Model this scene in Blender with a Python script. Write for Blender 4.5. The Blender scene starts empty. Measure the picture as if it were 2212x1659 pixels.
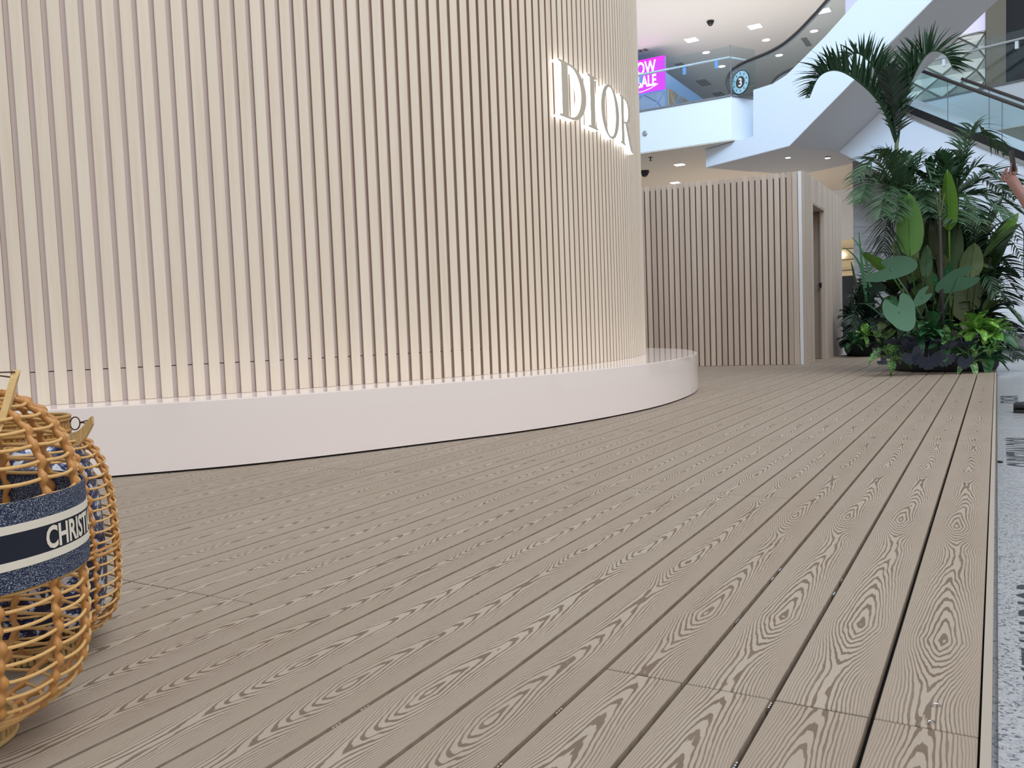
import bpy, bmesh, math, random
from mathutils import Vector, Matrix
from mathutils.geometry import intersect_line_plane
S = bpy.context.scene
COL = S.collection
PI = math.pi
random.seed(7)

# ------------------------------------------------------------------ camera
FPX, YAW, PIT, ROLL, HC = 1812.66, -0.52531, 0.06553, 0.03781, 0.62
fw = Vector((math.sin(YAW)*math.cos(PIT), math.cos(YAW)*math.cos(PIT), -math.sin(PIT)))
rt0 = Vector((math.cos(YAW), -math.sin(YAW), 0)); dn0 = fw.cross(rt0)
rt = math.cos(ROLL)*rt0 + math.sin(ROLL)*dn0
dn = -math.sin(ROLL)*rt0 + math.cos(ROLL)*dn0
cam = bpy.data.cameras.new('camera'); camo = bpy.data.objects.new('camera', cam); COL.objects.link(camo)
cam.sensor_fit = 'HORIZONTAL'; cam.sensor_width = 36.0; cam.lens = FPX/2212*36.0
cam.clip_start = 0.05; cam.clip_end = 200
M = Matrix((rt, -dn, -fw)).transposed().to_4x4(); M.translation = (0, 0, HC)
camo.matrix_world = M
S.camera = camo

# ------------------------------------------------------------------ world, lights, exposure
S.view_settings.view_transform = 'Standard'; S.view_settings.look = 'None'
S.view_settings.exposure = 0.0; S.view_settings.gamma = 1.0
S.view_settings.use_curve_mapping = False
w = bpy.data.worlds.new('world'); S.world = w; w.use_nodes = True
bg = w.node_tree.nodes['Background']
bg.inputs[0].default_value = (0.80, 0.90, 1.0, 1); bg.inputs[1].default_value = 0.66
S.cycles.transparent_max_bounces = 40
def area(name, loc, target, size, power, col, sy=None):
    l = bpy.data.lights.new(name, 'AREA'); l.energy = power; l.color = col; l.size = size
    if sy: l.shape = 'RECTANGLE'; l.size_y = sy
    o = bpy.data.objects.new(name, l); COL.objects.link(o); o.location = loc
    o.rotation_euler = (Vector(target)-Vector(loc)).to_track_quat('-Z', 'Y').to_euler()
    return o
area('skylight', (3.5, 6.0, 15.0), (-1.5, 7.0, 0), 11, 1500, (0.92, 0.96, 1.0), 13)
area('warm_wall_fill', (7.0, -3.0, 8.0), (-3.0, 6.0, 1.5), 6, 400, (1.0, 0.94, 0.87))  # added warm fill aimed at the slat wall, not an atrium fixture
area('ceiling_fill_lower', (-6.5, 24.0, 0.9), (-6.5, 24.0, 4.5), 6, 110, (1.0, 0.86, 0.72))  # added warm uplight near the floor, brightens the low ceiling
area('ceiling_fill_upper', (-7.5, 27.0, 5.7), (-7.5, 28.0, 10.0), 10, 430, (1.0, 0.93, 0.86))  # added uplight above the upper floor, brightens the high ceiling
fl_ = area('daylight_from_roof', (-1.0, 3.0, 13.0), (-4.0, 18.0, 5.6), 5, 215, (0.50, 0.72, 1.0)); fl_.data.spread = math.radians(48)

# ------------------------------------------------------------------ helpers
def pix(px, py, depth):
    'point on the viewing ray through a pixel of the photograph, at a distance along the view axis'
    v = fw + rt*((px-1106)/FPX) + dn*((py-829.5)/FPX)
    return Vector((0, 0, HC)) + v*depth

def link(o, parent=None):
    COL.objects.link(o)
    if parent is not None: o.parent = parent
    return o
def obj(name, me, mat=None, parent=None, loc=None, rot=None):
    o = bpy.data.objects.new(name, me); link(o, parent)
    if mat is not None and not me.materials: me.materials.append(mat)
    if loc is not None: o.location = loc
    if rot is not None: o.rotation_euler = rot
    return o
def tag(o, label=None, cat=None, group=None, kind=None):
    if label: o['label'] = label
    if cat: o['category'] = cat
    if group: o['group'] = group
    if kind: o['kind'] = kind
    return o
def thing(name, label, cat, loc=(0, 0, 0), group=None, rz=0):
    o = bpy.data.objects.new(name, None); COL.objects.link(o); o.location = loc; o.rotation_euler = (0, 0, rz)
    o.empty_display_size = 0.1
    return tag(o, label, cat, group)

class MB:
    def __init__(s): s.v = []; s.f = []; s.smooth = False
    def add(s, vs, fs):
        n = len(s.v); s.v += [tuple(p) for p in vs]; s.f += [tuple(i+n for i in f) for f in fs]; return s
    def box(s, x0, x1, y0, y1, z0, z1):
        vs = [(x, y, z) for z in (z0, z1) for y in (y0, y1) for x in (x0, x1)]
        return s.add(vs, [(0, 2, 3, 1), (4, 5, 7, 6), (0, 1, 5, 4), (2, 6, 7, 3), (0, 4, 6, 2), (1, 3, 7, 5)])
    def obox(s, c, ax, ay, az, hx, hy, hz):
        c = Vector(c); ax = Vector(ax).normalized(); ay = Vector(ay).normalized(); az = Vector(az).normalized()
        vs = [c+ax*(hx*a)+ay*(hy*b)+az*(hz*d) for d in (-1, 1) for b in (-1, 1) for a in (-1, 1)]
        return s.add(vs, [(0, 2, 3, 1), (4, 5, 7, 6), (0, 1, 5, 4), (2, 6, 7, 3), (0, 4, 6, 2), (1, 3, 7, 5)])
    def prism(s, poly, off):
        'poly: 3D points; off: vector'
        n = len(poly); off = Vector(off)
        vs = [Vector(p) for p in poly] + [Vector(p)+off for p in poly]
        return s.add(vs, [tuple(range(n))[::-1], tuple(range(n, 2*n))] + [(i, (i+1) % n, n+(i+1) % n, n+i) for i in range(n)])
    def tube(s, pts, r, n=8, closed=False, cap=True):
        pts = [Vector(p) for p in pts]; m = len(pts)
        rs = r if isinstance(r, (list, tuple)) else [r]*m
        vs = []; up = None
        for i, p in enumerate(pts):
            a = pts[(i-1) % m] if (closed or i > 0) else p
            b = pts[(i+1) % m] if (closed or i < m-1) else p
            t = (b-a); t = t.normalized() if t.length > 1e-9 else Vector((0, 0, 1))
            if up is None:
                up = Vector((0, 0, 1)) if abs(t.z) < .9 else Vector((1, 0, 0))
            x = up-t*up.dot(t)
            if x.length < 1e-6: x = t.orthogonal()
            x.normalize(); up = x; y = t.cross(x)
            for k in range(n):
                an = 2*PI*k/n; vs.append(p+(x*math.cos(an)+y*math.sin(an))*rs[i])
        fs = []
        for i in range(m if closed else m-1):
            j = (i+1) % m
            for k in range(n):
                l = (k+1) % n; fs.append((i*n+k, i*n+l, j*n+l, j*n+k))
        if cap and not closed:
            fs.append(tuple(range(n))[::-1]); fs.append(tuple(range((m-1)*n, m*n)))
        return s.add(vs, fs)
    def lathe(s, prof, n=32, c=(0, 0, 0)):
        m = len(prof); vs = []
        for (r, z) in prof:
            for k in range(n):
                a = 2*PI*k/n; vs.append((c[0]+r*math.cos(a), c[1]+r*math.sin(a), c[2]+z))
        fs = [(i*n+k, i*n+(k+1) % n, (i+1)*n+(k+1) % n, (i+1)*n+k) for i in range(m-1) for k in range(n)]
        return s.add(vs, fs)
    def mesh(s, name='mesh', smooth=None):
        me = bpy.data.meshes.new(name); me.from_pydata(s.v, [], s.f); me.update()
        if smooth or (smooth is None and s.smooth):
            me.polygons.foreach_set('use_smooth', [True]*len(me.polygons))
        return me
    def fixed(s, name='mesh', smooth=False):
        me = s.mesh(name, smooth); b = bmesh.new(); b.from_mesh(me); bmesh.ops.recalc_face_normals(b, faces=b.faces); b.to_mesh(me); b.free(); return me
def build(name, mb, mat, parent=None, smooth=False, fix=True, **k):
    return obj(name, mb.fixed(name, smooth) if fix else mb.mesh(name, smooth), mat, parent, **k)
def bevel(me, w, seg=1):
    b = bmesh.new(); b.from_mesh(me); bmesh.ops.recalc_face_normals(b, faces=b.faces)
    es = [e for e in b.edges if len(e.link_faces) == 2 and e.calc_face_angle(0) > .6]
    bmesh.ops.bevel(b, geom=es, offset=w, segments=seg, affect='EDGES', profile=.5); b.to_mesh(me); b.free(); return me

def catmull(P, n=12, closed=False):
    P = [Vector(p) for p in P]; out = []; m = len(P)
    for i in range(m if closed else m-1):
        if closed: a, b, c, d = P[(i-1) % m], P[i], P[(i+1) % m], P[(i+2) % m]
        else: a, b, c, d = P[max(i-1, 0)], P[i], P[i+1], P[min(i+2, m-1)]
        for k in range(n):
            t = k/n
            out.append(.5*((2*b)+(c-a)*t+(2*a-5*b+4*c-d)*t*t+(3*b-a-3*c+d)*t**3))
    if not closed: out.append(P[-1])
    return out
class Path:
    def __init__(s, pts):
        s.p = pts; s.l = [0]
        for a, b in zip(pts, pts[1:]): s.l.append(s.l[-1]+(b-a).length)
        s.len = s.l[-1]
    def at(s, d):
        import bisect
        i = min(max(bisect.bisect_right(s.l, d)-1, 0), len(s.p)-2)
        t = (d-s.l[i])/(s.l[i+1]-s.l[i]); return s.p[i].lerp(s.p[i+1], t), (s.p[i+1]-s.p[i]).normalized()
    def near(s, q):
        q = Vector(q); return min(zip([(p-q).length for p in s.p], s.l))[1]

# ------------------------------------------------------------------ materials
def mat(name, col, rough=.5, metal=0, spec=.5, emit=None, estr=0, trans=0, ior=1.45):
    m = bpy.data.materials.new(name); m.use_nodes = True; b = m.node_tree.nodes['Principled BSDF']
    b.inputs['Base Color'].default_value = (*col, 1); b.inputs['Roughness'].default_value = rough
    b.inputs['Metallic'].default_value = metal; b.inputs['Specular IOR Level'].default_value = spec
    if emit: b.inputs['Emission Color'].default_value = (*emit, 1); b.inputs['Emission Strength'].default_value = estr
    if trans: b.inputs['Transmission Weight'].default_value = trans; b.inputs['IOR'].default_value = ior
    return m
def srgb(r, g, b):
    f = lambda c: ((c/255)/12.92 if c/255 <= .04045 else ((c/255+.055)/1.055)**2.4)
    return (f(r), f(g), f(b))
class N:
    def __init__(s, m): s.t = m.node_tree; s.b = s.t.nodes['Principled BSDF']
    def n(s, ty, **k):
        o = s.t.nodes.new(ty)
        for a, b in k.items():
            if hasattr(o, a): setattr(o, a, b)
        return o
    def l(s, a, b): s.t.links.new(a, b)
    def math(s, op, a, b=None, c=None, clamp=False):
        o = s.t.nodes.new('ShaderNodeMath'); o.operation = op; o.use_clamp = clamp
        for i, v in enumerate((a, b, c)):
            if v is None: continue
            if isinstance(v, (int, float)): o.inputs[i].default_value = v
            else: s.l(v, o.inputs[i])
        return o.outputs[0]
    def mix(s, f, a, b, mode='MIX'):
        o = s.t.nodes.new('ShaderNodeMix'); o.data_type = 'RGBA'; o.blend_type = mode
        for i, v in ((0, f), (6, a), (7, b)):
            if isinstance(v, (int, float)): o.inputs[i].default_value = v
            elif isinstance(v, tuple): o.inputs[i].default_value = (*v, 1) if len(v) == 3 else v
            else: s.l(v, o.inputs[i])
        return o.outputs[2]
    def noise(s, vec, scale, detail=3, rough=.5, dist=0):
        o = s.n('ShaderNodeTexNoise'); o.inputs['Scale'].default_value = scale; o.inputs['Detail'].default_value = detail
        o.inputs['Roughness'].default_value = rough; o.inputs['Distortion'].default_value = dist
        if vec is not None: s.l(vec, o.inputs['Vector'])
        return o.outputs['Fac']
    def coord(s, kind='Object'): return s.n('ShaderNodeTexCoord').outputs[kind]
    def mapping(s, vec, scale=(1, 1, 1), loc=(0, 0, 0)):
        o = s.n('ShaderNodeMapping'); o.inputs['Scale'].default_value = scale; o.inputs['Location'].default_value = loc
        s.l(vec, o.inputs['Vector']); return o.outputs[0]
    def rnd(s): return s.n('ShaderNodeObjectInfo').outputs['Random']
    def ramp(s, f, stops):
        o = s.n('ShaderNodeValToRGB'); e = o.color_ramp.elements
        while len(e) < len(stops): e.new(.5)
        for i, (p, c) in enumerate(stops): e[i].position = p; e[i].color = (*c, 1)
        s.l(f, o.inputs[0]); return o.outputs[0]
    def bump(s, h, st=.3, d=.002):
        o = s.n('ShaderNodeBump'); o.inputs['Strength'].default_value = st; o.inputs['Distance'].default_value = d
        s.l(h, o.inputs['Height']); s.l(o.outputs[0], s.b.inputs['Normal'])

def m_decking():
    m = mat('decking', (.3, .25, .2), .62, spec=.25); n = N(m)
    co = n.coord(); sp = n.n('ShaderNodeSeparateXYZ'); n.l(co, sp.inputs[0])
    rn = n.rnd()
    # slow wobble of the grain field along and across the board
    nz = n.noise(n.mapping(co, (30, 5, 1)), 1.0, 2, .5)
    nz2 = n.noise(n.mapping(co, (90, 16, 1)), 1.0, 2, .6)
    off = n.math('MULTIPLY', rn, .07)
    yy = n.math('ADD', sp.outputs[1], off)
    t = n.math('FRACT', n.math('MULTIPLY', n.math('ADD', yy, 49.93), 1/.975))
    up = n.math('MULTIPLY', t, .5/.7)
    dnn = n.math('ADD', n.math('MULTIPLY', n.math('SUBTRACT', t, .7), .5/.3), .5)
    sel = n.math('GREATER_THAN', t, .7)
    u = n.math('ADD', n.math('MULTIPLY', up, n.math('SUBTRACT', 1.0, sel)), n.math('MULTIPLY', dnn, sel))
    A = n.math('ADD', n.math('MULTIPLY', n.math('SINE', n.math('MULTIPLY', u, PI)), 3.2), n.math('MULTIPLY', n.math('SUBTRACT', 1.0, n.math('COSINE', n.math('MULTIPLY', u, 2*PI))), 1.9))
    # board centre line wanders a little
    wx = n.math('ADD', sp.outputs[0], n.math('MULTIPLY', n.math('SUBTRACT', n.noise(n.mapping(co, (0, 2.2, 1)), 1, 1), .5), .05))
    ax = n.math('POWER', n.math('ABSOLUTE', n.math('MULTIPLY', wx, 1/.0725)), 1.6)
    # hyperbola field: across distance raises the field, more around the knots
    F = n.math('ADD', A, n.math('MULTIPLY', ax, 11.5))
    F = n.math('ADD', F, n.math('MULTIPLY', nz, 2.0)); F = n.math('ADD', F, n.math('MULTIPLY', nz2, .7))
    fr = n.math('FRACT', F)
    tri = n.math('ABSOLUTE', n.math('SUBTRACT', fr, .5))      # 0 mid .. .5 edges
    band = n.n('ShaderNodeMapRange'); band.interpolation_type = 'SMOOTHSTEP'
    n.l(tri, band.inputs[0]); band.inputs[1].default_value = .15; band.inputs[2].default_value = .22
    # dark bands fade near the edges of the board
    edge = n.math('SUBTRACT', 1.0, n.math('MULTIPLY', n.math('POWER', n.math('ABSOLUTE', n.math('MULTIPLY', sp.outputs[0], 1/.0725)), 1.5), .80), clamp=True)
    wear = n.noise(n.mapping(co, (14, 5, 1)), 1, 3)
    wearm = n.math('MULTIPLY', edge, n.math('ADD', .6, n.math('MULTIPLY', wear, .9)), clamp=True)
    f = n.math('MULTIPLY', n.math('SUBTRACT', 1.0, band.outputs[0]), wearm, clamp=True)
    base = n.mix(rn, srgb(182, 169, 154), srgb(175, 161, 146))
    fine = n.noise(n.mapping(co, (260, 22, 1)), 1, 2)
    base = n.mix(n.math('MULTIPLY', fine, .35), base, srgb(138, 122, 106))
    big = n.noise(n.mapping(co, (5, 1.4, 1)), 1, 2)
    base = n.mix(n.math('MULTIPLY', n.math('SUBTRACT', big, .35), .5, clamp=True), base, srgb(142, 121, 106))
    e2 = n.math('POWER', n.math('ABSOLUTE', n.math('MULTIPLY', sp.outputs[0], 1/.0725)), 1.6)
    base = n.mix(n.math('MULTIPLY', e2, .38, clamp=True), base, srgb(140, 122, 106))
    c = n.mix(n.math('MULTIPLY', f, .95), base, srgb(114, 96, 81))
    n.l(c, n.b.inputs['Base Color'])
    n.bump(n.math('SUBTRACT', n.math('MULTIPLY', f, -1.0), n.math('MULTIPLY', fine, .2)), .35, .0012)
    return m
def m_wood(name, c1, c2, c3, rough=.55, axis=2):
    m = mat(name, c1, rough, spec=.35); n = N(m); co = n.coord(); rn = n.rnd()
    add = n.n('ShaderNodeVectorMath'); add.operation = 'ADD'; n.l(co, add.inputs[0])
    cb = n.n('ShaderNodeCombineXYZ'); n.l(n.math('MULTIPLY', rn, 37.0), cb.inputs[2]); n.l(cb.outputs[0], add.inputs[1])
    v = add.outputs[0]
    g = n.noise(n.mapping(v, (28, 28, 1.1)), 1, 4, .55, .6)
    f2 = n.noise(n.mapping(v, (220, 220, 5)), 1, 2)
    bl = n.noise(n.mapping(v, (6, 6, 2.0)), 1, 2)
    a = n.mix(rn, c1, c2)
    a = n.mix(n.math('MULTIPLY', n.math('SUBTRACT', g, .42), 1.6, clamp=True), a, c3)
    a = n.mix(n.math('MULTIPLY', n.math('SUBTRACT', bl, .5), .7, clamp=True), a, c2)
    a = n.mix(n.math('MULTIPLY', f2, .10), a, c3)
    n.l(a, n.b.inputs['Base Color']); n.bump(g, .05, .001)
    return m
MT = {}
MT['deck'] = m_decking()
MT['birch'] = m_wood('birch', srgb(238, 225, 208), srgb(234, 220, 202), srgb(220, 200, 177))
MT['birch_shade'] = m_wood('birch_shade', srgb(216, 202, 188), srgb(196, 178, 164), srgb(182, 162, 146))  # birch of the second room, its shade mixed into the colour
MT['birch_edge'] = m_wood('birch_edge', srgb(186, 160, 140), srgb(176, 150, 130), srgb(150, 122, 102))  # slat sides: tan plywood edge, browned to carry the shade between slats
MT['backing'] = mat('backing', srgb(250, 236, 233), .6)
MT['backing_dark'] = mat('backing_dark', srgb(120, 98, 86), .7)
MT['plinth'] = mat('plinth', srgb(250, 238, 234), .07, spec=.5)
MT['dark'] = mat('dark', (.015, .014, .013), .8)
MT['joist'] = mat('joist', (.010, .007, .005), .8)
MT['trimwood'] = mat('trimwood', srgb(172, 160, 146), .55)
MT['white'] = mat('white', srgb(238, 240, 243), .5)
MT['bridge'] = mat('bridge', srgb(228, 234, 242), .35)
MT['soffit'] = mat('soffit', srgb(205, 202, 200), .6)
MT['ceil'] = mat('ceil', srgb(226, 220, 212), .8)
MT['ceil_warm'] = mat('ceil_warm', srgb(232, 220, 204), .8)
MT['glow'] = mat('glow', (1, 1, 1), .5, emit=(1, .97, .92), estr=9)
MT['letterside'] = mat('letterside', (.95, .97, 1), .4, emit=(.88, .95, 1), estr=2.0)
MT['letterface'] = mat('letterface', srgb(214, 202, 184), .35, metal=.25)
MT['black'] = mat('black', (.012, .012, .013), .35)
MT['rubber'] = mat('rubber', (.02, .02, .022), .45)
MT['brownrubber'] = mat('brownrubber', srgb(70, 62, 58), .4)
MT['steel'] = mat('steel', (.55, .56, .58), .25, metal=1)
MT['chrome'] = mat('chrome', (.9, .9, .9), .08, metal=1)
MT['grey'] = mat('grey', srgb(120, 120, 122), .6)
MT['vent'] = mat('vent', srgb(120, 112, 108), .7)
MT['magenta'] = mat('magenta', srgb(190, 40, 215), .4, emit=srgb(200, 40, 235), estr=.9)
MT['screenwhite'] = mat('screenwhite', (1, 1, 1), .4, emit=(1, .93, 1), estr=1.0)
MT['lilacscreen'] = mat('lilacscreen', srgb(215, 205, 235), .5, emit=srgb(215, 208, 238), estr=.45)
MT['bluewall'] = mat('bluewall', srgb(120, 165, 225), .3, emit=srgb(120, 170, 235), estr=.25)
MT['bronze'] = mat('bronze', srgb(118, 108, 90), .6)
MT['darkglass'] = mat('darkglass', srgb(42, 42, 46), .15)
MT['darkwindow'] = mat('darkwindow', srgb(44, 44, 46), .6, spec=.2)
MT['cyan'] = mat('cyan', srgb(165, 205, 215), .4)
MT['pot'] = mat('pot', (.022, .026, .026), .75)
MT['soil'] = mat('soil', (.02, .018, .012), .95)
MT['trunk'] = mat('trunk', srgb(62, 54, 58), .7)
MT['stem'] = mat('stem', srgb(112, 128, 92), .6)
MT['orange'] = mat('orange', srgb(214, 150, 40), .5)
MT['skin'] = mat('skin', srgb(164, 122, 114), .5)
MT['shirt'] = mat('shirt', srgb(84, 84, 92), .8)
MT['trouser'] = mat('trouser', srgb(40, 42, 52), .8)
MT['hair'] = mat('hair', (.02, .015, .012), .5)
MT['iron'] = mat('iron', srgb(92, 72, 62), .45, metal=.6)
MT['cream'] = mat('cream', srgb(226, 218, 204), .8)
MT['navy'] = mat('navy', srgb(22, 28, 44), .85)
MT['floortext'] = mat('floortext', srgb(48, 50, 56), .5)
MT['pebble'] = mat('pebble', srgb(52, 46, 42), .8)
def m_glass(name, tint, refl=.12):
    m = bpy.data.materials.new(name); m.use_nodes = True; t = m.node_tree; t.nodes.remove(t.nodes['Principled BSDF'])
    tr = t.nodes.new('ShaderNodeBsdfTransparent'); tr.inputs[0].default_value = (*tint, 1)
    gl = t.nodes.new('ShaderNodeBsdfGlossy'); gl.inputs['Roughness'].default_value = .02; gl.inputs[0].default_value = (.9, .97, 1, 1)
    mx = t.nodes.new('ShaderNodeMixShader'); lw_ = t.nodes.new('ShaderNodeLayerWeight'); pw = t.nodes.new('ShaderNodeMath'); pw.operation = 'POWER'; pw.inputs[1].default_value = 5
    ma = t.nodes.new('ShaderNodeMath'); ma.operation = 'MULTIPLY_ADD'; ma.inputs[1].default_value = .8; ma.inputs[2].default_value = .045
    t.links.new(lw_.outputs['Facing'], pw.inputs[0]); t.links.new(pw.outputs[0], ma.inputs[0]); t.links.new(ma.outputs[0], mx.inputs[0]); t.links.new(tr.outputs[0], mx.inputs[1]); t.links.new(gl.outputs[0], mx.inputs[2])
    t.links.new(mx.outputs[0], t.nodes['Material Output'].inputs[0]); return m
MT['glass'] = m_glass('glass', (.88, .92, .92))
MT['glass_green'] = m_glass('glass_green', (.91, .97, .98))
def m_terrazzo():
    m = mat('terrazzo', (.5, .52, .55), .28, spec=.5); n = N(m); co = n.coord(); rn = n.rnd()
    add = n.n('ShaderNodeVectorMath'); add.operation = 'ADD'; n.l(co, add.inputs[0]); n.l(rn, add.inputs[1]); v = add.outputs[0]
    vo = n.n('ShaderNodeTexVoronoi'); vo.inputs['Scale'].default_value = 210; n.l(v, vo.inputs['Vector'])
    vs = n.n('ShaderNodeSeparateColor'); n.l(vo.outputs['Color'], vs.inputs[0])
    a = n.ramp(vs.outputs[0], [(0, srgb(186, 186, 188)), (.5, srgb(170, 171, 174)), (.80, srgb(150, 152, 157)), (.90, srgb(98, 100, 106)), (1, srgb(64, 66, 72))])
    b = n.mix(n.math('MULTIPLY', n.noise(v, 14, 3), .4), a, srgb(160, 162, 166))
    n.l(b, n.b.inputs['Base Color']); return m
MT['terrazzo'] = m_terrazzo()
def m_marble():
    m = mat('marble', srgb(186, 182, 178), .12, spec=.6); n = N(m); co = n.coord()
    g = n.noise(n.mapping(co, (1, 1, 7)), 1.4, 4, .55, .8)
    n.l(n.ramp(g, [(.3, srgb(138, 133, 130)), (.55, srgb(156, 151, 147)), (.75, srgb(168, 163, 159))]), n.b.inputs['Base Color']); return m
MT['marble'] = m_marble()
def m_gold(name, c, rough=.38):
    m = mat(name, c, rough, metal=.35); n = N(m); co = n.coord()
    n.bump(n.noise(n.mapping(co, (60, 60, 4)), 1, 2), .5, .01); return m
MT['gold'] = m_gold('gold', srgb(178, 172, 158))
MT['gold_blue'] = m_gold('gold_blue', srgb(150, 180, 225))
def m_leaf(name, c1, c2, rough=.45, vein=None, trans=.0):
    m = mat(name, c1, rough, spec=.4); n = N(m); rn = n.rnd(); co = n.coord('Generated')
    g = n.noise(n.coord(), 9, 2)
    a = n.mix(rn, c1, c2); a = n.mix(n.math('MULTIPLY', g, .35), a, c2)
    if vein:
        vo = n.noise(n.coord(), 32, 2, .6, 1.5)
        a = n.mix(n.math('MULTIPLY', n.math('GREATER_THAN', vo, .54), .8), a, vein)
    n.l(a, n.b.inputs['Base Color']); return m
MT['palm'] = m_leaf('palm_leaf', srgb(34, 66, 44), srgb(52, 84, 54))
MT['palm_light'] = m_leaf('palm_leaf_light', srgb(50, 86, 54), srgb(72, 100, 72))
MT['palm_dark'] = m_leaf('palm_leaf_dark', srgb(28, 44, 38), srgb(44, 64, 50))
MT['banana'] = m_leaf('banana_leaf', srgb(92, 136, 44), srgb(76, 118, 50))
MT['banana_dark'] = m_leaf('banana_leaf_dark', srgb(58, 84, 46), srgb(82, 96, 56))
MT['banana_olive'] = m_leaf('banana_leaf_olive', srgb(78, 82, 48), srgb(64, 78, 46))
MT['ear'] = m_leaf('elephant_ear', srgb(88, 132, 106), srgb(98, 140, 114), .5)
MT['monstera'] = m_leaf('dark_monstera', srgb(40, 48, 64), srgb(52, 60, 74), .3)
MT['varieg'] = m_leaf('variegated', srgb(58, 104, 62), srgb(74, 124, 70), .4, srgb(170, 200, 130))
MT['lime'] = m_leaf('lime_leaf', srgb(98, 158, 60), srgb(76, 138, 62), .4, srgb(170, 200, 90))
MT['green'] = m_leaf('green_leaf', srgb(60, 110, 66), srgb(42, 86, 54), .4)
def m_rattan(name, c1, c2):
    m = mat(name, c1, .42, spec=.4); n = N(m); co = n.coord(); rn = n.rnd()
    g = n.noise(co, 45, 3, .6); s = n.noise(co, 260, 2)
    a = n.mix(g, c1, c2); a = n.mix(n.math('MULTIPLY', s, .3), a, srgb(130, 84, 42))
    n.l(a, n.b.inputs['Base Color']); return m
MT['rattan'] = m_rattan('rattan', srgb(236, 196, 134), srgb(216, 166, 98))
MT['rattan_rib'] = m_rattan('rattan_rib', srgb(212, 156, 92), srgb(186, 128, 68))
MT['cane'] = m_rattan('cane', srgb(222, 190, 132), srgb(206, 168, 106))
MT['bamboo'] = m_rattan('bamboo', srgb(200, 160, 96), srgb(176, 128, 72))
def m_denim():
    m = mat('denim', srgb(60, 70, 92), .9, spec=.1); n = N(m); co = n.coord()
    a = n.noise(n.mapping(co, (520, 520, 900)), 1, 2, .7)
    n.l(n.ramp(a, [(.42, srgb(30, 38, 60)), (.54, srgb(60, 70, 94)), (.66, srgb(190, 194, 204))]), n.b.inputs['Base Color']); return m
MT['denim'] = m_denim()
def m_porcelain():
    m = mat('toile', srgb(235, 238, 245), .35); n = N(m); co = n.coord()
    a = n.noise(co, 26, 5, .62, 1.2); b = n.noise(co, 90, 4, .6)
    f = n.math('ADD', n.math('MULTIPLY', a, .75), n.math('MULTIPLY', b, .25))
    n.l(n.ramp(f, [(.44, srgb(228, 232, 240)), (.47, srgb(88, 104, 158)), (.50, srgb(30, 40, 84)), (.60, srgb(26, 34, 66)), (.64, srgb(220, 226, 238))]), n.b.inputs['Base Color']); return m
MT['toile'] = m_porcelain()

def text_mesh(s, size, extrude=.001, offset=0, sx=1, spacing=1):
    cu = bpy.data.curves.new('txt', 'FONT'); cu.body = s; cu.size = size; cu.extrude = extrude; cu.offset = offset; cu.space_character = spacing
    cu.resolution_u = 3
    o = bpy.data.objects.new('txt', cu); COL.objects.link(o)
    dg = bpy.context.evaluated_depsgraph_get(); me = bpy.data.meshes.new_from_object(o.evaluated_get(dg))
    bpy.data.objects.remove(o); me.transform(Matrix.Diagonal((sx, 1, 1, 1))); return me

# ================================================================== SETTING
GF = -0.035            # mall floor level, deck top is z = 0
floor = build('floor', MB().box(-30, 14, -6, 45, GF-.2, GF-.012), MT['terrazzo']); tag(floor, kind='structure')
TS = .6
tile = MB().box(0.0012, TS-.0012, .0012, TS-.0012, -.012, 0)
tile_me = bevel(tile.fixed('floor_tile'), .0008)
tile_me.materials.append(MT['terrazzo'])
for i in range(4):
    for j in range(-2, 33):
        obj('floor_tile', tile_me, None, floor, (i*TS, j*TS-.003, GF))
# tiles beyond the end of the deck
big = MB().box(.0012, .9, .0012, .9, -.012, 0); 

# ---- ceilings and upper floor slab
t = MB().box(-26, 3, 20.2, 45, 10.0, 10.3)
ceil_up = build('ceiling', t, MT['ceil']); tag(ceil_up, kind='structure')
slab_z0, slab_z1 = 4.5, 5.44
low = MB().prism([(-26, 18.43, slab_z0), (-4.965, 18.43, slab_z0), (-4.61, 19.0, slab_z0), (-3.9, 20.3, slab_z0), (-2.9, 22.2, slab_z0), (-1.5, 21.75, slab_z0), (6, 19.5, slab_z0), (6, 45, slab_z0), (-26, 45, slab_z0)], (0, 0, .02))
ceil_low = build('ceiling_lower', low, MT['ceil_warm']); tag(ceil_low, kind='structure')
# upper floor plate with fascias
fl = MB().prism([(-26, 18.42, slab_z0+.02), (-4.96, 18.42, slab_z0+.02), (-4.60, 19.0, slab_z0+.02), (-3.9, 20.3, slab_z0+.02), (-2.9, 22.2, slab_z0+.02), (-1.5, 21.75, slab_z0+.02), (6, 19.5, slab_z0+.02), (6, 45, slab_z0+.02), (-26, 45, slab_z0+.02)], (0, 0, slab_z1-slab_z0-.02))
upf = build('floor_upper', fl, MT['bridge']); tag(upf, kind='structure')
cap = MB()
for a, b in (((-26, 18.42), (-4.96, 18.42)), ((-4.96, 18.42), (-4.60, 19.0)), ((-1.5, 21.75), (6, 19.5))):
    a = Vector((*a, slab_z1)); b = Vector((*b, slab_z1)); d = (b-a); cap.obox((a+b)/2+Vector((0, .02, .012)), d, Vector((-d.y, d.x, 0)), (0, 0, 1), d.length/2, .045, .018)
tr = build('trim_1', cap, MT['grey']); tag(tr, kind='structure')
# far walls
tag(build('wall_back', MB().box(-26, 14, 44, 44.4, GF, 14), MT['ceil']), kind='structure')
tag(build('wall_left', MB().box(-26.4, -26, -6, 44.4, GF, 14), MT['ceil']), kind='structure')
tag(build('wall_right', MB().box(14, 14.4, -6, 44.4, GF, 14), MT['ceil']), kind='structure')
tag(build('baseboard_back', MB().box(-26, 14, 43.95, 44.0, GF, .3), MT['grey']), kind='structure')

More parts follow.
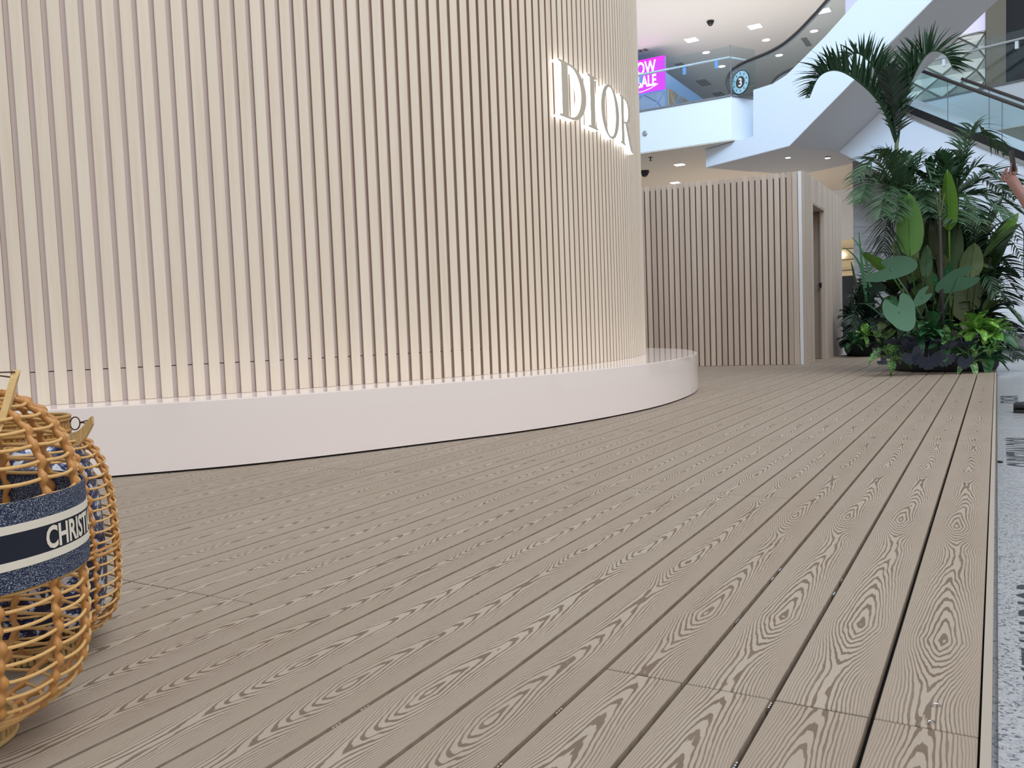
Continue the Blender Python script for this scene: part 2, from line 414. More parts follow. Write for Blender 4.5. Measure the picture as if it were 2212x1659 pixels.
# ---- marble column
cl = thing('marble_column', 'tall polished grey marble column behind the leafy planter', 'column', (-2.33, 21.0, GF))
colb = MB()
zs = [0, .35, 1.3, 2.25, 3.2, 4.15, 4.5-GF]
for a, b in zip(zs, zs[1:]):
    p = MB().box(-.49, .47, -.45, .45, a+.003, b-.003); me = bevel(p.fixed('stone_panel'), .004); obj('stone_panel', me, MT['marble'], cl)
build('core', MB().box(-.48, .46, -.44, .44, 0, 4.5-GF), MT['grey'], cl)

# ---- shop behind, seen in the gap right of the slatted room
sh = thing('shop_interior', 'dim shop front glimpsed between the slatted room and the marble column', 'shop front', (-4.6, 27.5, GF))
build('back_panel', MB().box(-1.6, 1.6, .3, .4, 0, 1.9), MT['darkglass'], sh)
build('upper_panel', MB().box(-1.6, 1.6, .3, .4, 1.9, 3.0), mat('shop_warm', srgb(214, 194, 158), .6, emit=srgb(230, 205, 160), estr=.25), sh)
build('fascia_panel', MB().box(-1.6, 1.6, .15, .4, 3.0, 4.53), MT['white'], sh)
for i in range(4): build('shop_lamp', MB().box(-1.3+i*.55, -1.12+i*.55, .22, .3, 2.62-.1*(i % 2), 2.68-.1*(i % 2)), MT['glow'], sh)
for i in range(3): build('shelf', MB().box(-1.5, 1.5, .12, .3, 2.05+i*.33, 2.07+i*.33), MT['darkglass'], sh)
build('counter', MB().box(-1.5, 1.5, -.3, .1, 0, 1.0), MT['black'], sh)

# ================================================================== DECK
XE, PW = -0.0193, .14929
deck = thing('wooden_deck', 'brown wood-grain composite boardwalk deck covering the floor', 'deck', (0, 0, 0))
build('subframe', MB().box(-6.2, XE+.0, -1.2, 14.4, GF, -.0335), MT['joist'], deck)
trim = MB().box(XE-.0012, XE+.0125, -1.2, 14.4, GF, .001)
build('edge_trim', trim, MT['trimwood'], deck)
PLINTH = [(-6.6, -.7), (-5.6, .25), (-4.75, 1.15), (-4.05, 1.88), (-3.56, 2.4), (-3.10, 2.98), (-2.64, 3.92), (-2.42, 4.45), (-2.265, 5.07), (-2.18, 5.75), (-2.19, 6.4), (-2.29, 7.15), (-2.5, 7.85), (-2.95, 8.75), (-3.7, 9.5), (-4.6, 9.95), (-6.0, 10.1)]
plc = catmull([(x, y, 0) for x, y in PLINTH], 10)
def inside(x, y, poly):
    c = False; n = len(poly)
    for i in range(n):
        x1, y1 = poly[i][0], poly[i][1]; x2, y2 = poly[i-1][0], poly[i-1][1]
        if (y1 > y) != (y2 > y) and x < (x2-x1)*(y-y1)/(y2-y1)+x1: c = not c
    return c
plpoly = [(p.x, p.y) for p in plc]+[(-8, 10.1), (-8, -.7)]
bcache = {}
def board(x, y0, y1):
    L = round(y1-y0-.0036, 4)
    if L not in bcache:
        p = MB().box(-PW/2+.0046, PW/2-.0046, -L/2, L/2, -.022, 0); me = bevel(p.fixed('board'), .0014); me.materials.append(MT['deck']); bcache[L] = me
    obj('board', bcache[L], None, deck, (x, (y0+y1)/2, random.uniform(-.0006, .0004)))
clips = MB()
for i in range(41):
    xc = XE-PW*(i+.5)
    ph = 1.358 if (i < 4 or 10 <= i < 15 or 20 <= i < 25 or 30 <= i < 35) else 2.95
    ys = [-1.2] + [ph+3.198*k for k in range(-1, 5) if -1.1 < ph+3.198*k < 14.3] + [14.4]
    for a, b in zip(ys, ys[1:]):
        if all(inside(xc+dx, a+(b-a)*q, plpoly) for q in (0, .25, .5, .75, 1) for dx in (-.07, .07)): continue
        if b < 11 and xc < -4.6: continue
        board(xc, a, b)
    for k in range(9):
        y = random.uniform(.3, 6); xg = XE-PW*(i+1)
        if i < 26 and not inside(xg, y, plpoly):
            for q in range(3): clips.box(xg-.0016, xg+.0012, y+q*.008, y+q*.008+.005, -.010, -.0025)
co_ = build('metal_clips', clips, MT['chrome'], deck); tag(co_, 'shiny metal clips in the gaps', kind='stuff')

# small staples and pebble
for (x, y, r, lab) in ((-.084, 1.44, .5, 'small bent metal staple on the rightmost deck board, farther from camera'), (-.087, 1.375, .9, 'small bent metal staple on the rightmost deck board, nearer the camera')):
    b = MB().tube([(-.006, 0, .0012), (-.003, .001, .004), (.003, .001, .004), (.008, -.001, .0012)], .0012, 6)
    o = build('metal_staple', b, MT['steel'], None, True, loc=(x, y, 0), rot=(0, 0, r)); tag(o, lab, 'staple', 'staples on the deck')
b = bmesh.new(); bmesh.ops.create_icosphere(b, subdivisions=2, radius=.012)
for v in b.verts: v.co = v.co*random.uniform(.8, 1.15); v.co.z *= .45
me = bpy.data.meshes.new('pebble'); b.to_mesh(me); b.free()
tag(obj('pebble', me, MT['pebble'], None, (.012, 4.15, GF+.0045)), 'dark scrap lying on the grey floor beside the deck edge', 'debris')

# floor lettering, flat vinyl
def floor_text(s, x, y, h, lab, stretch, length, off=.0):
    me = text_mesh(s, 1.0, .0, off); xs = [v.co.x for v in me.vertices]; ysv = [v.co.y for v in me.vertices]
    x0, x1, y0, y1 = min(xs), max(xs), min(ysv), max(ysv)
    for v in me.vertices:
        a = (v.co.x-x0)/(x1-x0)*length; u = (v.co.y-y0)/(y1-y0)*h
        v.co = (-u, a, .0006)
    o = obj('floor_lettering', me, MT['floortext'], None, (x, y, GF)); tag(o, lab, 'lettering'); return o
T_ = 'CHRISTIAN DIOR'
floor_text(T_, .034+.20, 4.06, .20, 'black lettering on the grey floor, level with the deck joint', 1, .94, .015)
floor_text(T_, .037+.26, 1.47, .26, 'large black lettering on the grey floor nearest the camera', 1, .86, .03)
floor_text('DIOR', .018+.12, 6.85, .12, 'small faint lettering on the grey floor beyond the shoe', 1, .62, .02)

# ================================================================== PLINTH
PH = .335
pl_ = thing('curved_plinth', 'glossy pale pink curved plinth running along the base of the tall slatted wall', 'plinth', (0, 0, 0))
b = MB().prism([(x, y, .01) for x, y in plpoly], (0, 0, PH-.01)); me = b.fixed('plinth_body')
bm = bmesh.new(); bm.from_mesh(me)
es = [e for e in bm.edges if all(v.co.z > PH-.001 for v in e.verts) and len(e.link_faces) == 2]
bmesh.ops.bevel(bm, geom=es, offset=.004, segments=2, affect='EDGES'); bm.to_mesh(me); bm.free()
obj('body', me, MT['plinth'], pl_)
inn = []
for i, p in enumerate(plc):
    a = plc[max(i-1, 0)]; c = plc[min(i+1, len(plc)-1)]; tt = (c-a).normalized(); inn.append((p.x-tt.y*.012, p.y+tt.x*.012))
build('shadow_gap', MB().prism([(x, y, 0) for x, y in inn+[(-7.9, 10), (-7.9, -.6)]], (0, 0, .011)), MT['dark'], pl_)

# ================================================================== TALL SLATTED WALL
WALL = [(-6.4, -.25), (-5.25, .95), (-4.58, 1.68), (-3.98, 2.41), (-3.62, 2.93), (-3.30, 3.47), (-3.03, 4.05), (-2.82, 4.62), (-2.70, 5.2), (-2.665, 5.8), (-2.69, 6.4), (-2.80, 7.1), (-3.03, 7.85), (-3.45, 8.5), (-4.2, 9.0), (-5.6, 9.25)]
wp = Path(catmull([(x, y, 0) for x, y in WALL], 24))
HT = 4.6
wall = thing('curved_slat_wall', 'tall curved wall of pale vertical wood slats with glowing letters', 'slatted wall', (0, 0, 0))
def offset_strip(path, off, z0, z1, th, n=220):
    mb = MB(); A = []
    for i in range(n+1):
        p, tg = path.at(path.len*i/n); nn = Vector((tg.y, -tg.x, 0)); A.append((p-nn*off, p-nn*(off+th)))
    vs = []
    for a, c in A: vs += [(a.x, a.y, z0), (a.x, a.y, z1), (c.x, c.y, z1), (c.x, c.y, z0)]
    fs = []
    for i in range(n):
        k = 4*i; fs += [(k+j, k+(j+1) % 4, k+4+(j+1) % 4, k+4+j) for j in range(4)]
    return mb.add(vs, fs)
build('backing_panel', offset_strip(wp, .018, .5, HT-.05, .02), MT['backing'], wall, smooth=False)
build('backing_panel', offset_strip(wp, .018, PH+.0005, .4955, .02), MT['backing'], wall, smooth=False)
build('backing_core', offset_strip(wp, .04, PH+.0005, HT-.05, .05), MT['backing_dark'], wall)
SW = .0545
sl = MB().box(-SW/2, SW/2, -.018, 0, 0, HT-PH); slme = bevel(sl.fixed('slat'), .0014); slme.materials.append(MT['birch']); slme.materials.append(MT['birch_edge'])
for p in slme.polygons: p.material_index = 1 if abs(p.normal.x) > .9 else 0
s0 = wp.near((-3.97, 2.42, 0)); d = s0 + .04
sp_list = []
x = d
while x > .03: sp_list.append(x); x -= .0795
x = d
while x < wp.len-.03:
    f = min(max((x-s0)/5.0, 0), 1); x += .0792*(1-f)+.0725*f; sp_list.append(x)
for q in sorted(sp_list)[:290]:
    if q > wp.len-.03: continue
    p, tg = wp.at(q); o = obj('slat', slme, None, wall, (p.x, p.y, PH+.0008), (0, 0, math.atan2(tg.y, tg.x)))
# the letters
def letter(shapes, y0, width, name):
    'shapes: list of (outer polygon, [holes]) in 0..1 x 0..1'
    LH = .385; Z0 = 2.075; TH = .05; OFF = .028
    g = thing(name, None, None) if False else None
    # triangulate in 2D
    cu = bpy.data.curves.new('l', 'CURVE'); cu.dimensions = '2D'; cu.fill_mode = 'BOTH'; cu.extrude = TH/2; cu.resolution_u = 1
    for poly in shapes:
        s = cu.splines.new('POLY'); s.points.add(len(poly)-1)
        for i, (a, b) in enumerate(poly): s.points[i].co = (a*width, b*LH, 0, 1)
        s.use_cyclic_u = True
    o = bpy.data.objects.new('l', cu); COL.objects.link(o); dg = bpy.context.evaluated_depsgraph_get()
    me = bpy.data.meshes.new_from_object(o.evaluated_get(dg)); bpy.data.objects.remove(o)
    q0 = min(wp.l, key=lambda L: abs(wp.at(L)[0].y-y0) + (9 if wp.at(L)[0].y > 9 or L > wp.near((-2.8, 7.1, 0)) else 0))
    pc, tg = wp.at(q0+width/2); nn = Vector((tg.y, -tg.x, 0))
    me.materials.clear(); me.materials.append(MT['letterside']); me.materials.append(MT['letterface'])
    for p in me.polygons:
        p.material_index = 1 if (abs(p.normal.z) > .9 and p.center.z > 0) else 0
    for v in me.vertices:
        l = v.co.x-width/2; v.co = Vector((pc.x, pc.y, Z0+v.co.y))+tg*l+nn*(OFF+v.co.z+TH/2)
    return me
def ell(cx, cy, rx, ry, a0=0, a1=360, n=28, rev=False):
    L = [(cx+rx*math.cos(math.radians(a0+(a1-a0)*i/n)), cy+ry*math.sin(math.radians(a0+(a1-a0)*i/n))) for i in range(n+(0 if a1-a0 == 360 else 1))]
    return L[::-1] if rev else L
Dl = [[(0, 0), (.35, 0)]+ell(.42, .5, .58, .5, -90, 90, 22)+[(0, 1), (0, .965), (.10, .95), (.10, .05), (0, .035)],
      [(.33, .045), (.33, .955)]+ell(.40, .5, .40, .455, 90, -90, 20)]
Il = [[(0, 0), (1, 0), (1, .035), (.74, .05), (.74, .95), (1, .965), (1, 1), (0, 1), (0, .965), (.26, .95), (.26, .05), (0, .035)]]
Ol = [ell(.5, .5, .5, .53, 0, 360, 36), ell(.5, .5, .30, .485, 0, 360, 32, True)]
Rl = [[(0, 0), (.42, 0), (.42, .035), (.33, .05), (.33, .46), (.42, .46), (.74, .06), (.86, -.05), (1.05, -.07), (1.08, -.04), (.96, .02), (.62, .48)]+ell(.42, .735, .46, .265, -75, 90, 16)+[(0, 1), (0, .965), (.10, .95), (.10, .05), (0, .035)],
      [(.33, .50), (.33, .965)]+ell(.42, .735, .27, .225, 90, -90, 14)]
lets = thing('illuminated_letters', 'large white backlit serif letters glowing on the tall curved slat wall', 'sign', (0, 0, 0))
for sh_, yy, wd in ((Dl, 5.30, .40), (Il, 5.735, .17), (Ol, 5.94, .40), (Rl, 6.37, .36)):
    obj('letter', letter(sh_, yy, wd, 'letter'), None, lets)
# ================================================================== SECOND SLATTED ROOM
BH = 2.55; C0 = Vector((-2.2, 11.64, 0)); CL = Vector((-5.6, 11.24, 0)); CB = Vector((-2.2, 14.75, 0))
room = thing('slatted_room', 'low square room clad in vertical wood slats toned grey-beige for shade, with an open doorway', 'kiosk', (0, 0, 0))
dl = (CL-C0).normalized(); nl = Vector((dl.y, -dl.x, 0))
if nl.y > 0: nl = -nl
Lf = (CL-C0).length
build('backing_panel', MB().obox(C0+dl*(Lf/2)-nl*.05+Vector((0, 0, (BH-.06)/2+.001)), dl, nl, (0, 0, 1), Lf/2-.03, .02, (BH-.06)/2-.001), MT['backing_dark'], room)
s2 = MB(); hw = .031
prof = [(-hw, 0), (hw, 0)]
pts = [(-hw, 0, .002), (hw, 0, .002), (hw, 0, BH-.014), (hw-.014, 0, BH), (-hw+.014, 0, BH), (-hw, 0, BH-.014)]
s2.prism(pts, (0, .034, 0)); s2me = bevel(s2.fixed('slat'), .0015); s2me.materials.append(MT['birch_shade'])
n2 = int((Lf-.20)/.0797)
for k in range(n2):
    c = C0+dl*(.185+.0797*k)
    obj('slat', s2me, None, room, c-nl*.0, (0, 0, math.atan2(-dl.y, -dl.x)))
build('corner_board', MB().obox(C0+dl*.115+Vector((0, 0, BH/2))-nl*.017, dl, nl, (0, 0, 1), .034, .017, BH/2-.001), MT['birch_shade'], room)
build('corner_strip', MB().obox(C0+dl*.052+Vector((0, 0, BH/2))-nl*.010, dl, nl, (0, 0, 1), .022, .012, BH/2-.001), MT['white'], room)
build('corner_post', MB().obox(C0+dl*.012+Vector((0, 0, BH/2))-nl*.02, dl, nl, (0, 0, 1), .016, .02, BH/2-.001), MT['birch_shade'], room)
# right face with doorway
DY0, DY1, DH = 12.28, 13.16, 2.2
X = -2.2
build('wall_panel', MB().box(X-.09, X-.03, 11.66, DY0-.021, .001, BH-.01), MT['birch_shade'], room)
build('wall_panel', MB().box(X-.09, X-.03, DY1+.021, 14.75, .001, BH-.01), MT['birch_shade'], room)
build('lintel_panel', MB().box(X-.09, X-.03, DY0-.02, DY1+.02, DH+.001, BH-.01), MT['birch_shade'], room)
s3 = MB().box(-.03, 0, -.0235, .0235, .001, BH); s3me = bevel(s3.fixed('slat'), .0012); s3me.materials.append(MT['birch_shade'])
s4 = MB().box(-.03, 0, -.0235, .0235, DH, BH); s4me = bevel(s4.fixed('slat'), .0012); s4me.materials.append(MT['birch_shade'])
y = 11.70
build('end_board', MB().box(X-.03, X+.003, 11.655, 11.99, .001, BH), MT['birch_shade'], room)
y = 12.03
while y < 14.74:
    if DY0-.02 < y < DY1+.02: obj('slat', s4me, None, room, (X, y, 0))
    else: obj('slat', s3me, None, room, (X, y, 0))
    y += .062
build('door_frame', MB().box(X-.075, X-.005, DY1, DY1+.02, .001, DH).box(X-.30, X-.005, DY0-.02, DY0, .001, DH).box(X-.30, X-.005, DY0+.001, DY1-.001, DH-.02, DH), MT['birch_shade'], room)
dr = build('door', MB().box(X-.80, X-.078, DY1+.03, DY1+.07, .005, DH-.02), m_wood('door_wood', srgb(176, 158, 142), srgb(166, 148, 132), srgb(150, 130, 114)), room)
build('door_edge', MB().box(X-.070, X-.055, DY1-.012, DY1-.001, .005, DH-.02), MT['trimwood'], dr)
build('door_latch', MB().box(X-.082, X-.050, DY1-.030, DY1-.013, 1.06, 1.13).box(X-.10, X-.07, DY1-.04, DY1-.025, 1.085, 1.105), MT['black'], dr)
build('roof', MB().prism([(C0.x-.06, C0.y+.06, BH-.08), (CL.x, CL.y+.06, BH-.08), (CL.x, 14.7, BH-.08), (C0.x-.06, 14.7, BH-.08)], (0, 0, .02)), MT['birch_shade'], room)
build('wall_panel', MB().box(CL.x, X-.03, 14.70, 14.75, .001, BH-.01), MT['birch_shade'], room)

# ================================================================== UPPER LEVEL
D = Vector((.875, -.485, 0)).normalized(); NB = Vector((.485, .875, 0)).normalized()
PA = Vector((-3.65, 17.8, 0)); PB = Vector((-2.88, 19.08, 0))
WE = 1.49
def sp(s, z, base=PA): return base+D*s+Vector((0, 0, z))
e1 = thing('upward_escalator', 'white escalator climbing to the upper right behind the palm crown', 'escalator', (0, 0, 0))
top_curve = [(-.90, 5.44), (-.39, 5.43), (-.02, 5.51), (.29, 5.66), (.93, 5.98), (1.64, 6.40), (3.1, 7.24), (5.2, 8.46)]
bot = [(5.2, 7.13), (3.1, 5.91), (2.18, 5.38), (1.43, 4.93), (.02, 4.1), (-2.34, 4.1), (-2.34, 4.49), (-.93, 4.49)]
poly = [sp(s, z) for s, z in top_curve+bot]
build('truss', MB().prism(poly, NB*WE), MT['bridge'], e1)
# landing slab widening behind
lp = [sp(-2.34, 4.1)+NB*WE, sp(.02, 4.1)+NB*WE, sp(.35, 4.1)+NB*(WE+1.6), sp(-2.34, 4.1)+NB*(WE+1.5)]
build('landing_soffit', MB().prism(lp, (0, 0, .39)), MT['soffit'], e1)
sf = MB()
a0 = [(5.2, 7.13), (3.1, 5.91), (1.43, 4.93), (.02, 4.1), (-2.34, 4.1)]
for (sa, za), (sb, zb) in zip(a0, a0[1:]):
    p = [sp(sa, za-.012)+NB*.004, sp(sb, zb-.012)+NB*.004, sp(sb, zb-.012)+NB*(WE-.004), sp(sa, za-.012)+NB*(WE-.004)]
    sf.prism(p, (0, 0, .01))
build('soffit_panel', sf, MT['soffit'], e1)
def hpath(pts, base, off): return [sp(s, z, base)+NB*off for s, z in catmull2(pts)]
def catmull2(pts):
    return [(p.x, p.y) for p in catmull([(a, b, 0) for a, b in pts], 8)]
rail_pts = [(-1.45, 5.47), (-1.62, 5.60), (-1.70, 5.82), (-1.62, 5.98), (-1.45, 6.06), (-1.16, 6.10), (-.56, 6.11), (-.15, 6.16), (.21, 6.28), (.56, 6.45), (.94, 6.66), (3.1, 7.92), (5.2, 9.14)]
for off, nm in ((.06, 'handrail'), (WE-.06, 'handrail')):
    build(nm, MB().tube(hpath(rail_pts, PA, off), .035, 8), MT['brownrubber'], e1, True)
    build('balustrade_rim', MB().tube([p+Vector((0, 0, -.05)) for p in hpath(rail_pts[3:], PA, off)], .018, 6), MT['steel'], e1, True)
    gp = [(s, z) for s, z in catmull2(rail_pts[2:])]
    gl = [sp(s, z-.02)+NB*off for s, z in gp]+[sp(5.2, 8.46)+NB*off, sp(1.64, 6.40)+NB*off, sp(.93, 5.98)+NB*off, sp(.29, 5.66)+NB*off, sp(-.02, 5.51)+NB*off, sp(-.39, 5.44)+NB*off, sp(-1.5, 5.44)+NB*off]
    build('glass_panel', MB().prism(gl, NB*.012), MT['glass'], e1)
# round sign with number 3 on the near newel glass
sg = thing('round_level_sign', 'round pale blue disc sign with a white 3 on the escalator newel glass', 'sign', sp(-1.30, 5.71)+NB*.045)
sg.rotation_euler = Matrix((D, Vector((0, 0, 1)), -NB)).transposed().to_euler()
def disc(r0, r1, z0, z1, n=36):
    return MB().lathe([(r0, z0), (r0, z1), (r1, z1), (r1, z0), (r0, z0)], n)
build('rim', disc(.235, .25, -.004, .004), MT['black'], sg)
build('disc', disc(.001, .236, -.003, .003), MT['cyan'], sg)
build('centre_disc', disc(.001, .125, .003, .007), MT['brownrubber'], sg)
me = text_mesh('3', .24, .001, .006); xs = [v.co.x for v in me.vertices]; ys_ = [v.co.y for v in me.vertices]
me.transform(Matrix.Translation((-(min(xs)+max(xs))/2, -(min(ys_)+max(ys_))/2, .009))); obj('numeral', me, MT['white'], sg)
for k in range(10):
    a = 2*PI*k/10+.3; build('mark', MB().obox((.18*math.cos(a), .18*math.sin(a), .004), (math.cos(a), math.sin(a), 0), (-math.sin(a), math.cos(a), 0), (0, 0, 1), .022, .008, .002), MT['black'], sg)

# second escalator
e2 = thing('downward_escalator', 'white escalator sloping down to the right behind the palms, with dark handrails', 'escalator', (0, 0, 0))
def z2(s): return 4.67-.61*(s-1.54)
pb = [(-.6, z2(-.6)), (7.6, z2(7.6)), (8.4, .55), (8.4, GF), (6.72, GF), (0, 4.07), (-.6, 4.3)]
build('truss', MB().prism([sp(s, z, PB)+NB*.02 for s, z in pb], NB*WE), MT['bridge'], e2)
build('skirt_band', MB().prism([sp(s, z, PB)-NB*.012 for s, z in ((-.6, z2(-.6)+.02), (7.6, z2(7.6)+.02), (7.6, z2(7.6)-.13), (-.6, z2(-.6)-.13))], NB*.03), MT['black'], e2)
build('skirt_rim', MB().prism([sp(s, z, PB)-NB*.02 for s, z in ((-.6, z2(-.6)-.13), (7.6, z2(7.6)-.13), (7.6, z2(7.6)-.20), (-.6, z2(-.6)-.20))], NB*.04), MT['steel'], e2)
for off in (.06, WE-.06):
    pts = [sp(s, z2(s)+.76, PB)+NB*off for s in (1.80, 3, 5, 7.6)]
    pts = [sp(1.15, z2(1.15)+.40, PB)+NB*off, sp(1.45, z2(1.45)+.70, PB)+NB*off]+pts if False else pts
    build('handrail', MB().tube(pts, .032, 8), MT['brownrubber'], e2, True)
    build('glass_panel', MB().prism([sp(-.4, z2(-.4), PB)+NB*off, sp(7.6, z2(7.6), PB)+NB*off, sp(7.6, z2(7.6)+.74, PB)+NB*off, sp(-.4, z2(-.4)+.74, PB)+NB*off], NB*.012), MT['glass_green'], e2)
    for s in (2.35, 3.35, 4.35): build('glass_joint', MB().obox(sp(s, z2(s)+.37, PB)+NB*(off-.004), D, NB, (0, 0, 1), .006, .004, .36), MT['grey'], e2)

# glass balustrade, left bridge
gb = thing('bridge_balustrade', 'clear glass balustrade with white handrail along the upper left bridge', 'balustrade', (0, 18.46, slab_z1))
gx = [-12, -10.6, -9.2, -7.8, -6.38, -4.96]
for a, b in zip(gx, gx[1:]): build('glass_panel', MB().box(a+.008, b-.008, 0, .015, .03, 1.07), MT['glass'], gb)
d2 = Vector((.36, .58, 0)); L2 = d2.length
build('glass_panel', MB().obox(Vector((-4.94, .02, .55))+d2/2, d2, Vector((-d2.y, d2.x, 0)), (0, 0, 1), L2/2-.01, .008, .52), MT['glass'], gb)
build('handrail', MB().tube([(-12, .09, .86), (-5.02, .09, .86), (-4.66, .62, .84)], .025, 8), MT['white'], gb, True)
for x_ in (-10.9, -9.5, -8.2, -7.03, -6.0, -5.28): build('bracket', MB().box(x_-.02, x_+.02, .03, .09, .70, .84).box(x_-.035, x_+.035, .016, .04, .66, .80), MT['bluewall'], gb)
build('edge_post', MB().box(-4.968, -4.952, -.004, .018, .03, 1.09), MT['grey'], gb)

# right bridge balustrade
ra, rb = Vector((-1.5, 21.75, slab_z1)), Vector((6, 19.5, slab_z1)); rd = (rb-ra).normalized(); rn_ = Vector((-rd.y, rd.x, 0))
g2 = thing('right_balustrade', 'clear glass balustrade with grey handrail on the right upper bridge', 'balustrade', ra)
for k in range(5):
    a = k*1.45
    build('glass_panel', MB().obox(rd*(a+.72)+rn_*.03+Vector((0, 0, .55)), rd, rn_, (0, 0, 1), .715, .007, .52), MT['glass'], g2)
build('handrail', MB().tube([rd*0+rn_*-.05+Vector((0, 0, .86)), rd*7.2+rn_*-.05+Vector((0, 0, .86))], .025, 8), MT['soffit'], g2, True)
for k in range(5): build('bracket', MB().obox(rd*(.5+1.45*k)+rn_*-.02+Vector((0, 0, .76)), rd, rn_, (0, 0, 1), .03, .03, .08), MT['white'], g2)

# diamond panel shop fronts
def diamond_wall(root, o, ux, wdt, z0, z1, hs, vs_, mats, nrm):
    'rows of raised diamond tiles'
    ux = Vector(ux).normalized(); nrm = Vector(nrm)
    r = 0; z = z0
    while z < z1+vs_:
        x_ = 0 if r % 2 == 0 else hs
        while x_ < wdt+hs:
            c = Vector(o)+ux*x_+Vector((0, 0, z))
            pts = [(-hs, 0), (0, -vs_), (hs, 0), (0, vs_)]
            P_ = []
            for a, b in pts:
                xx = min(max(x_+a*.975, 0), wdt); zz = min(max(z+b*.975, z0), z1)
                P_.append(Vector(o)+ux*xx+Vector((0, 0, zz)))
            ctr = sum(P_, Vector())/4
            area_ = (P_[2]-P_[0]).length*(P_[3]-P_[1]).length
            if area_ > .01:
                ti = nrm*.05+ux*random.uniform(-.012, .012)+Vector((0, 0, random.uniform(-.02, .02)))
                q = [ctr+(p-ctr)*.9+ti*.5+nrm*((i % 2)*.03) for i, p in enumerate(P_)]
                mb = MB().add(P_+q, [(4, 5, 6, 7)]+[(i, (i+1) % 4, 4+(i+1) % 4, 4+i) for i in range(4)])
                obj('diamond_tile', mb.mesh('diamond_tile'), random.choice(mats), root)
            x_ += 2*hs
        z += vs_; r += 1
gw = thing('diamond_tile_facade', 'quilted silver-gold diamond tile facade on the right upper level', 'facade', (0, 0, 0))
build('backing_panel', MB().box(-3.3, -.22, 23.06, 23.2, slab_z1+.001, 7.15), MT['bronze'], gw)
diamond_wall(gw, (-3.3, 23.05, 0), (1, 0, 0), 3.06, slab_z1+.02, 7.15, .36, .27, [MT['gold']], (0, -1, 0))
build('light_panel', MB().box(-3.3, -.24, 23.1, 23.2, 7.16, 9.9), MT['lilacscreen'], gw)
tag(build('bronze_pillar', MB().box(-.22, .17, 22.85, 23.3, slab_z1+.001, 9.99), MT['bronze']), 'flat bronze pillar on the right upper level beside dark shop glass', 'pillar')
tag(build('dark_shop_window', MB().box(.18, 6, 23.0, 23.2, slab_z1+.001, 9.98), MT['darkwindow']), 'dark unlit shop window at the upper right corner', 'shop window')
# small spotlights on the tiles
for (x_, z_) in ((-1.45, 6.95), (-.62, 6.55), (-.95, 6.3), (-.35, 6.75), (-2.2, 5.9), (-1.6, 6.0)):
    pass
# left upper shop
lw = thing('upper_shop_front', 'blue and gold diamond tile shop front behind the upper left glass balustrade', 'facade', (0, 0, 0))
build('side_wall', MB().box(-9.95, -9.72, 28.0, 33.5, slab_z1+.001, 9.1), MT['bluewall'], lw)
build('front_wall', MB().box(-15, -9.72, 27.9, 28.0, slab_z1+.001, 9.62), MT['bluewall'], lw)
diamond_wall(lw, (-15, 27.88, 0), (1, 0, 0), 5.26, slab_z1+.02, 8.45, .5, .38, [MT['gold_blue'], MT['gold']], (0, -1, 0))
diamond_wall(lw, (-9.70, 28.0, 0), (0, 1, 0), 5.4, slab_z1+.02, 8.6, .6, .45, [MT['gold'], MT['gold_blue']], (1, 0, 0))
scr = thing('sale_screen', 'glowing magenta sale screen behind the upper left glass balustrade', 'screen', (-10.65, 27.86, 8.52))
build('panel', MB().box(-1.0, .93, 0, .03, 0, 1.12), MT['magenta'], scr)
for s_, z_, sz in (('WOW', .62, .60), ('SALE', .20, .52)):
    me = text_mesh(s_, sz, .004, .012, .62)
    me.transform(Matrix.Rotation(PI/2, 4, 'X')); xs = [v.co.x for v in me.vertices]
    me.transform(Matrix.Translation((.62-max(xs), -.008, z_))); obj('lettering', me, MT['screenwhite'], scr)
build('smile_line', MB().tube([(-.45, -.01, .16), (-.2, -.01, .06), (.1, -.01, .05), (.4, -.01, .11), (.68, -.01, .22)], .012, 6), MT['screenwhite'], scr)

# downlights, vents, cameras
def lamp(x, y, z, w_=.24, sq=True, lab='', grp='', k=1):
    o = thing('ceiling_light', lab, 'ceiling light', (x, y, z), grp)
    if sq:
        build('frame', MB().box(-w_*.62, w_*.62, -w_*.62, w_*.62, -.012, 0), MT['white'], o)
        build('diffuser', MB().box(-w_/2, w_/2, -w_/2, w_/2, -.016, -.0125), MT['glow'], o)
    else:
        build('frame', MB().lathe([(.001, -.01), (w_*.6, -.01), (w_*.6, 0)], 20), MT['white'], o)
        build('diffuser', MB().lathe([(.001, -.012), (w_*.5, -.012), (w_*.5, -.010)], 20), MT['glow'], o)
for x_, y_, lab, sq in ((-8.81, 27.99, 'square downlight on the high ceiling, leftmost near the tall wall', 1), (-6.72, 27.99, 'square downlight on the high ceiling, middle of the front row', 1), (-4.61, 27.87, 'square downlight on the high ceiling seen just above the escalator handrail', 1),
                        (-6.73, 29.53, 'small round downlight behind the middle square ceiling light', 0), (-8.8, 29.57, 'small round downlight behind the leftmost square ceiling light', 0), (-6.73, 31.48, 'round downlight seen through glass above the level disc sign', 0), (-8.8, 31.5, 'round downlight seen through glass left of the level disc sign', 0),
                        (-5.2, 29.6, 'round downlight low over the escalator curve', 0), (-5.2, 31.5, 'faint round downlight seen through escalator glass', 0)):
    lamp(x_, y_, 10.0, .36 if sq else .24, sq, lab, 'high ceiling downlights')
for x_, y_, lab in ((-6.76, 20.28, 'downlight in the low ceiling above the slatted room, nearer one'), (-7.73, 22.76, 'downlight in the low ceiling just above the slat tops')):
    lamp(x_, y_, 4.5, .22, 1, lab, 'low ceiling downlights')
for x_, y_, lab in ((-3.9, 18.95, 'tiny downlight in the escalator landing soffit, left'), (-3.2, 19.6, 'tiny downlight in the escalator landing soffit, right')):
    lamp(x_, y_, 4.085, .09, 1, lab, 'landing soffit downlights')
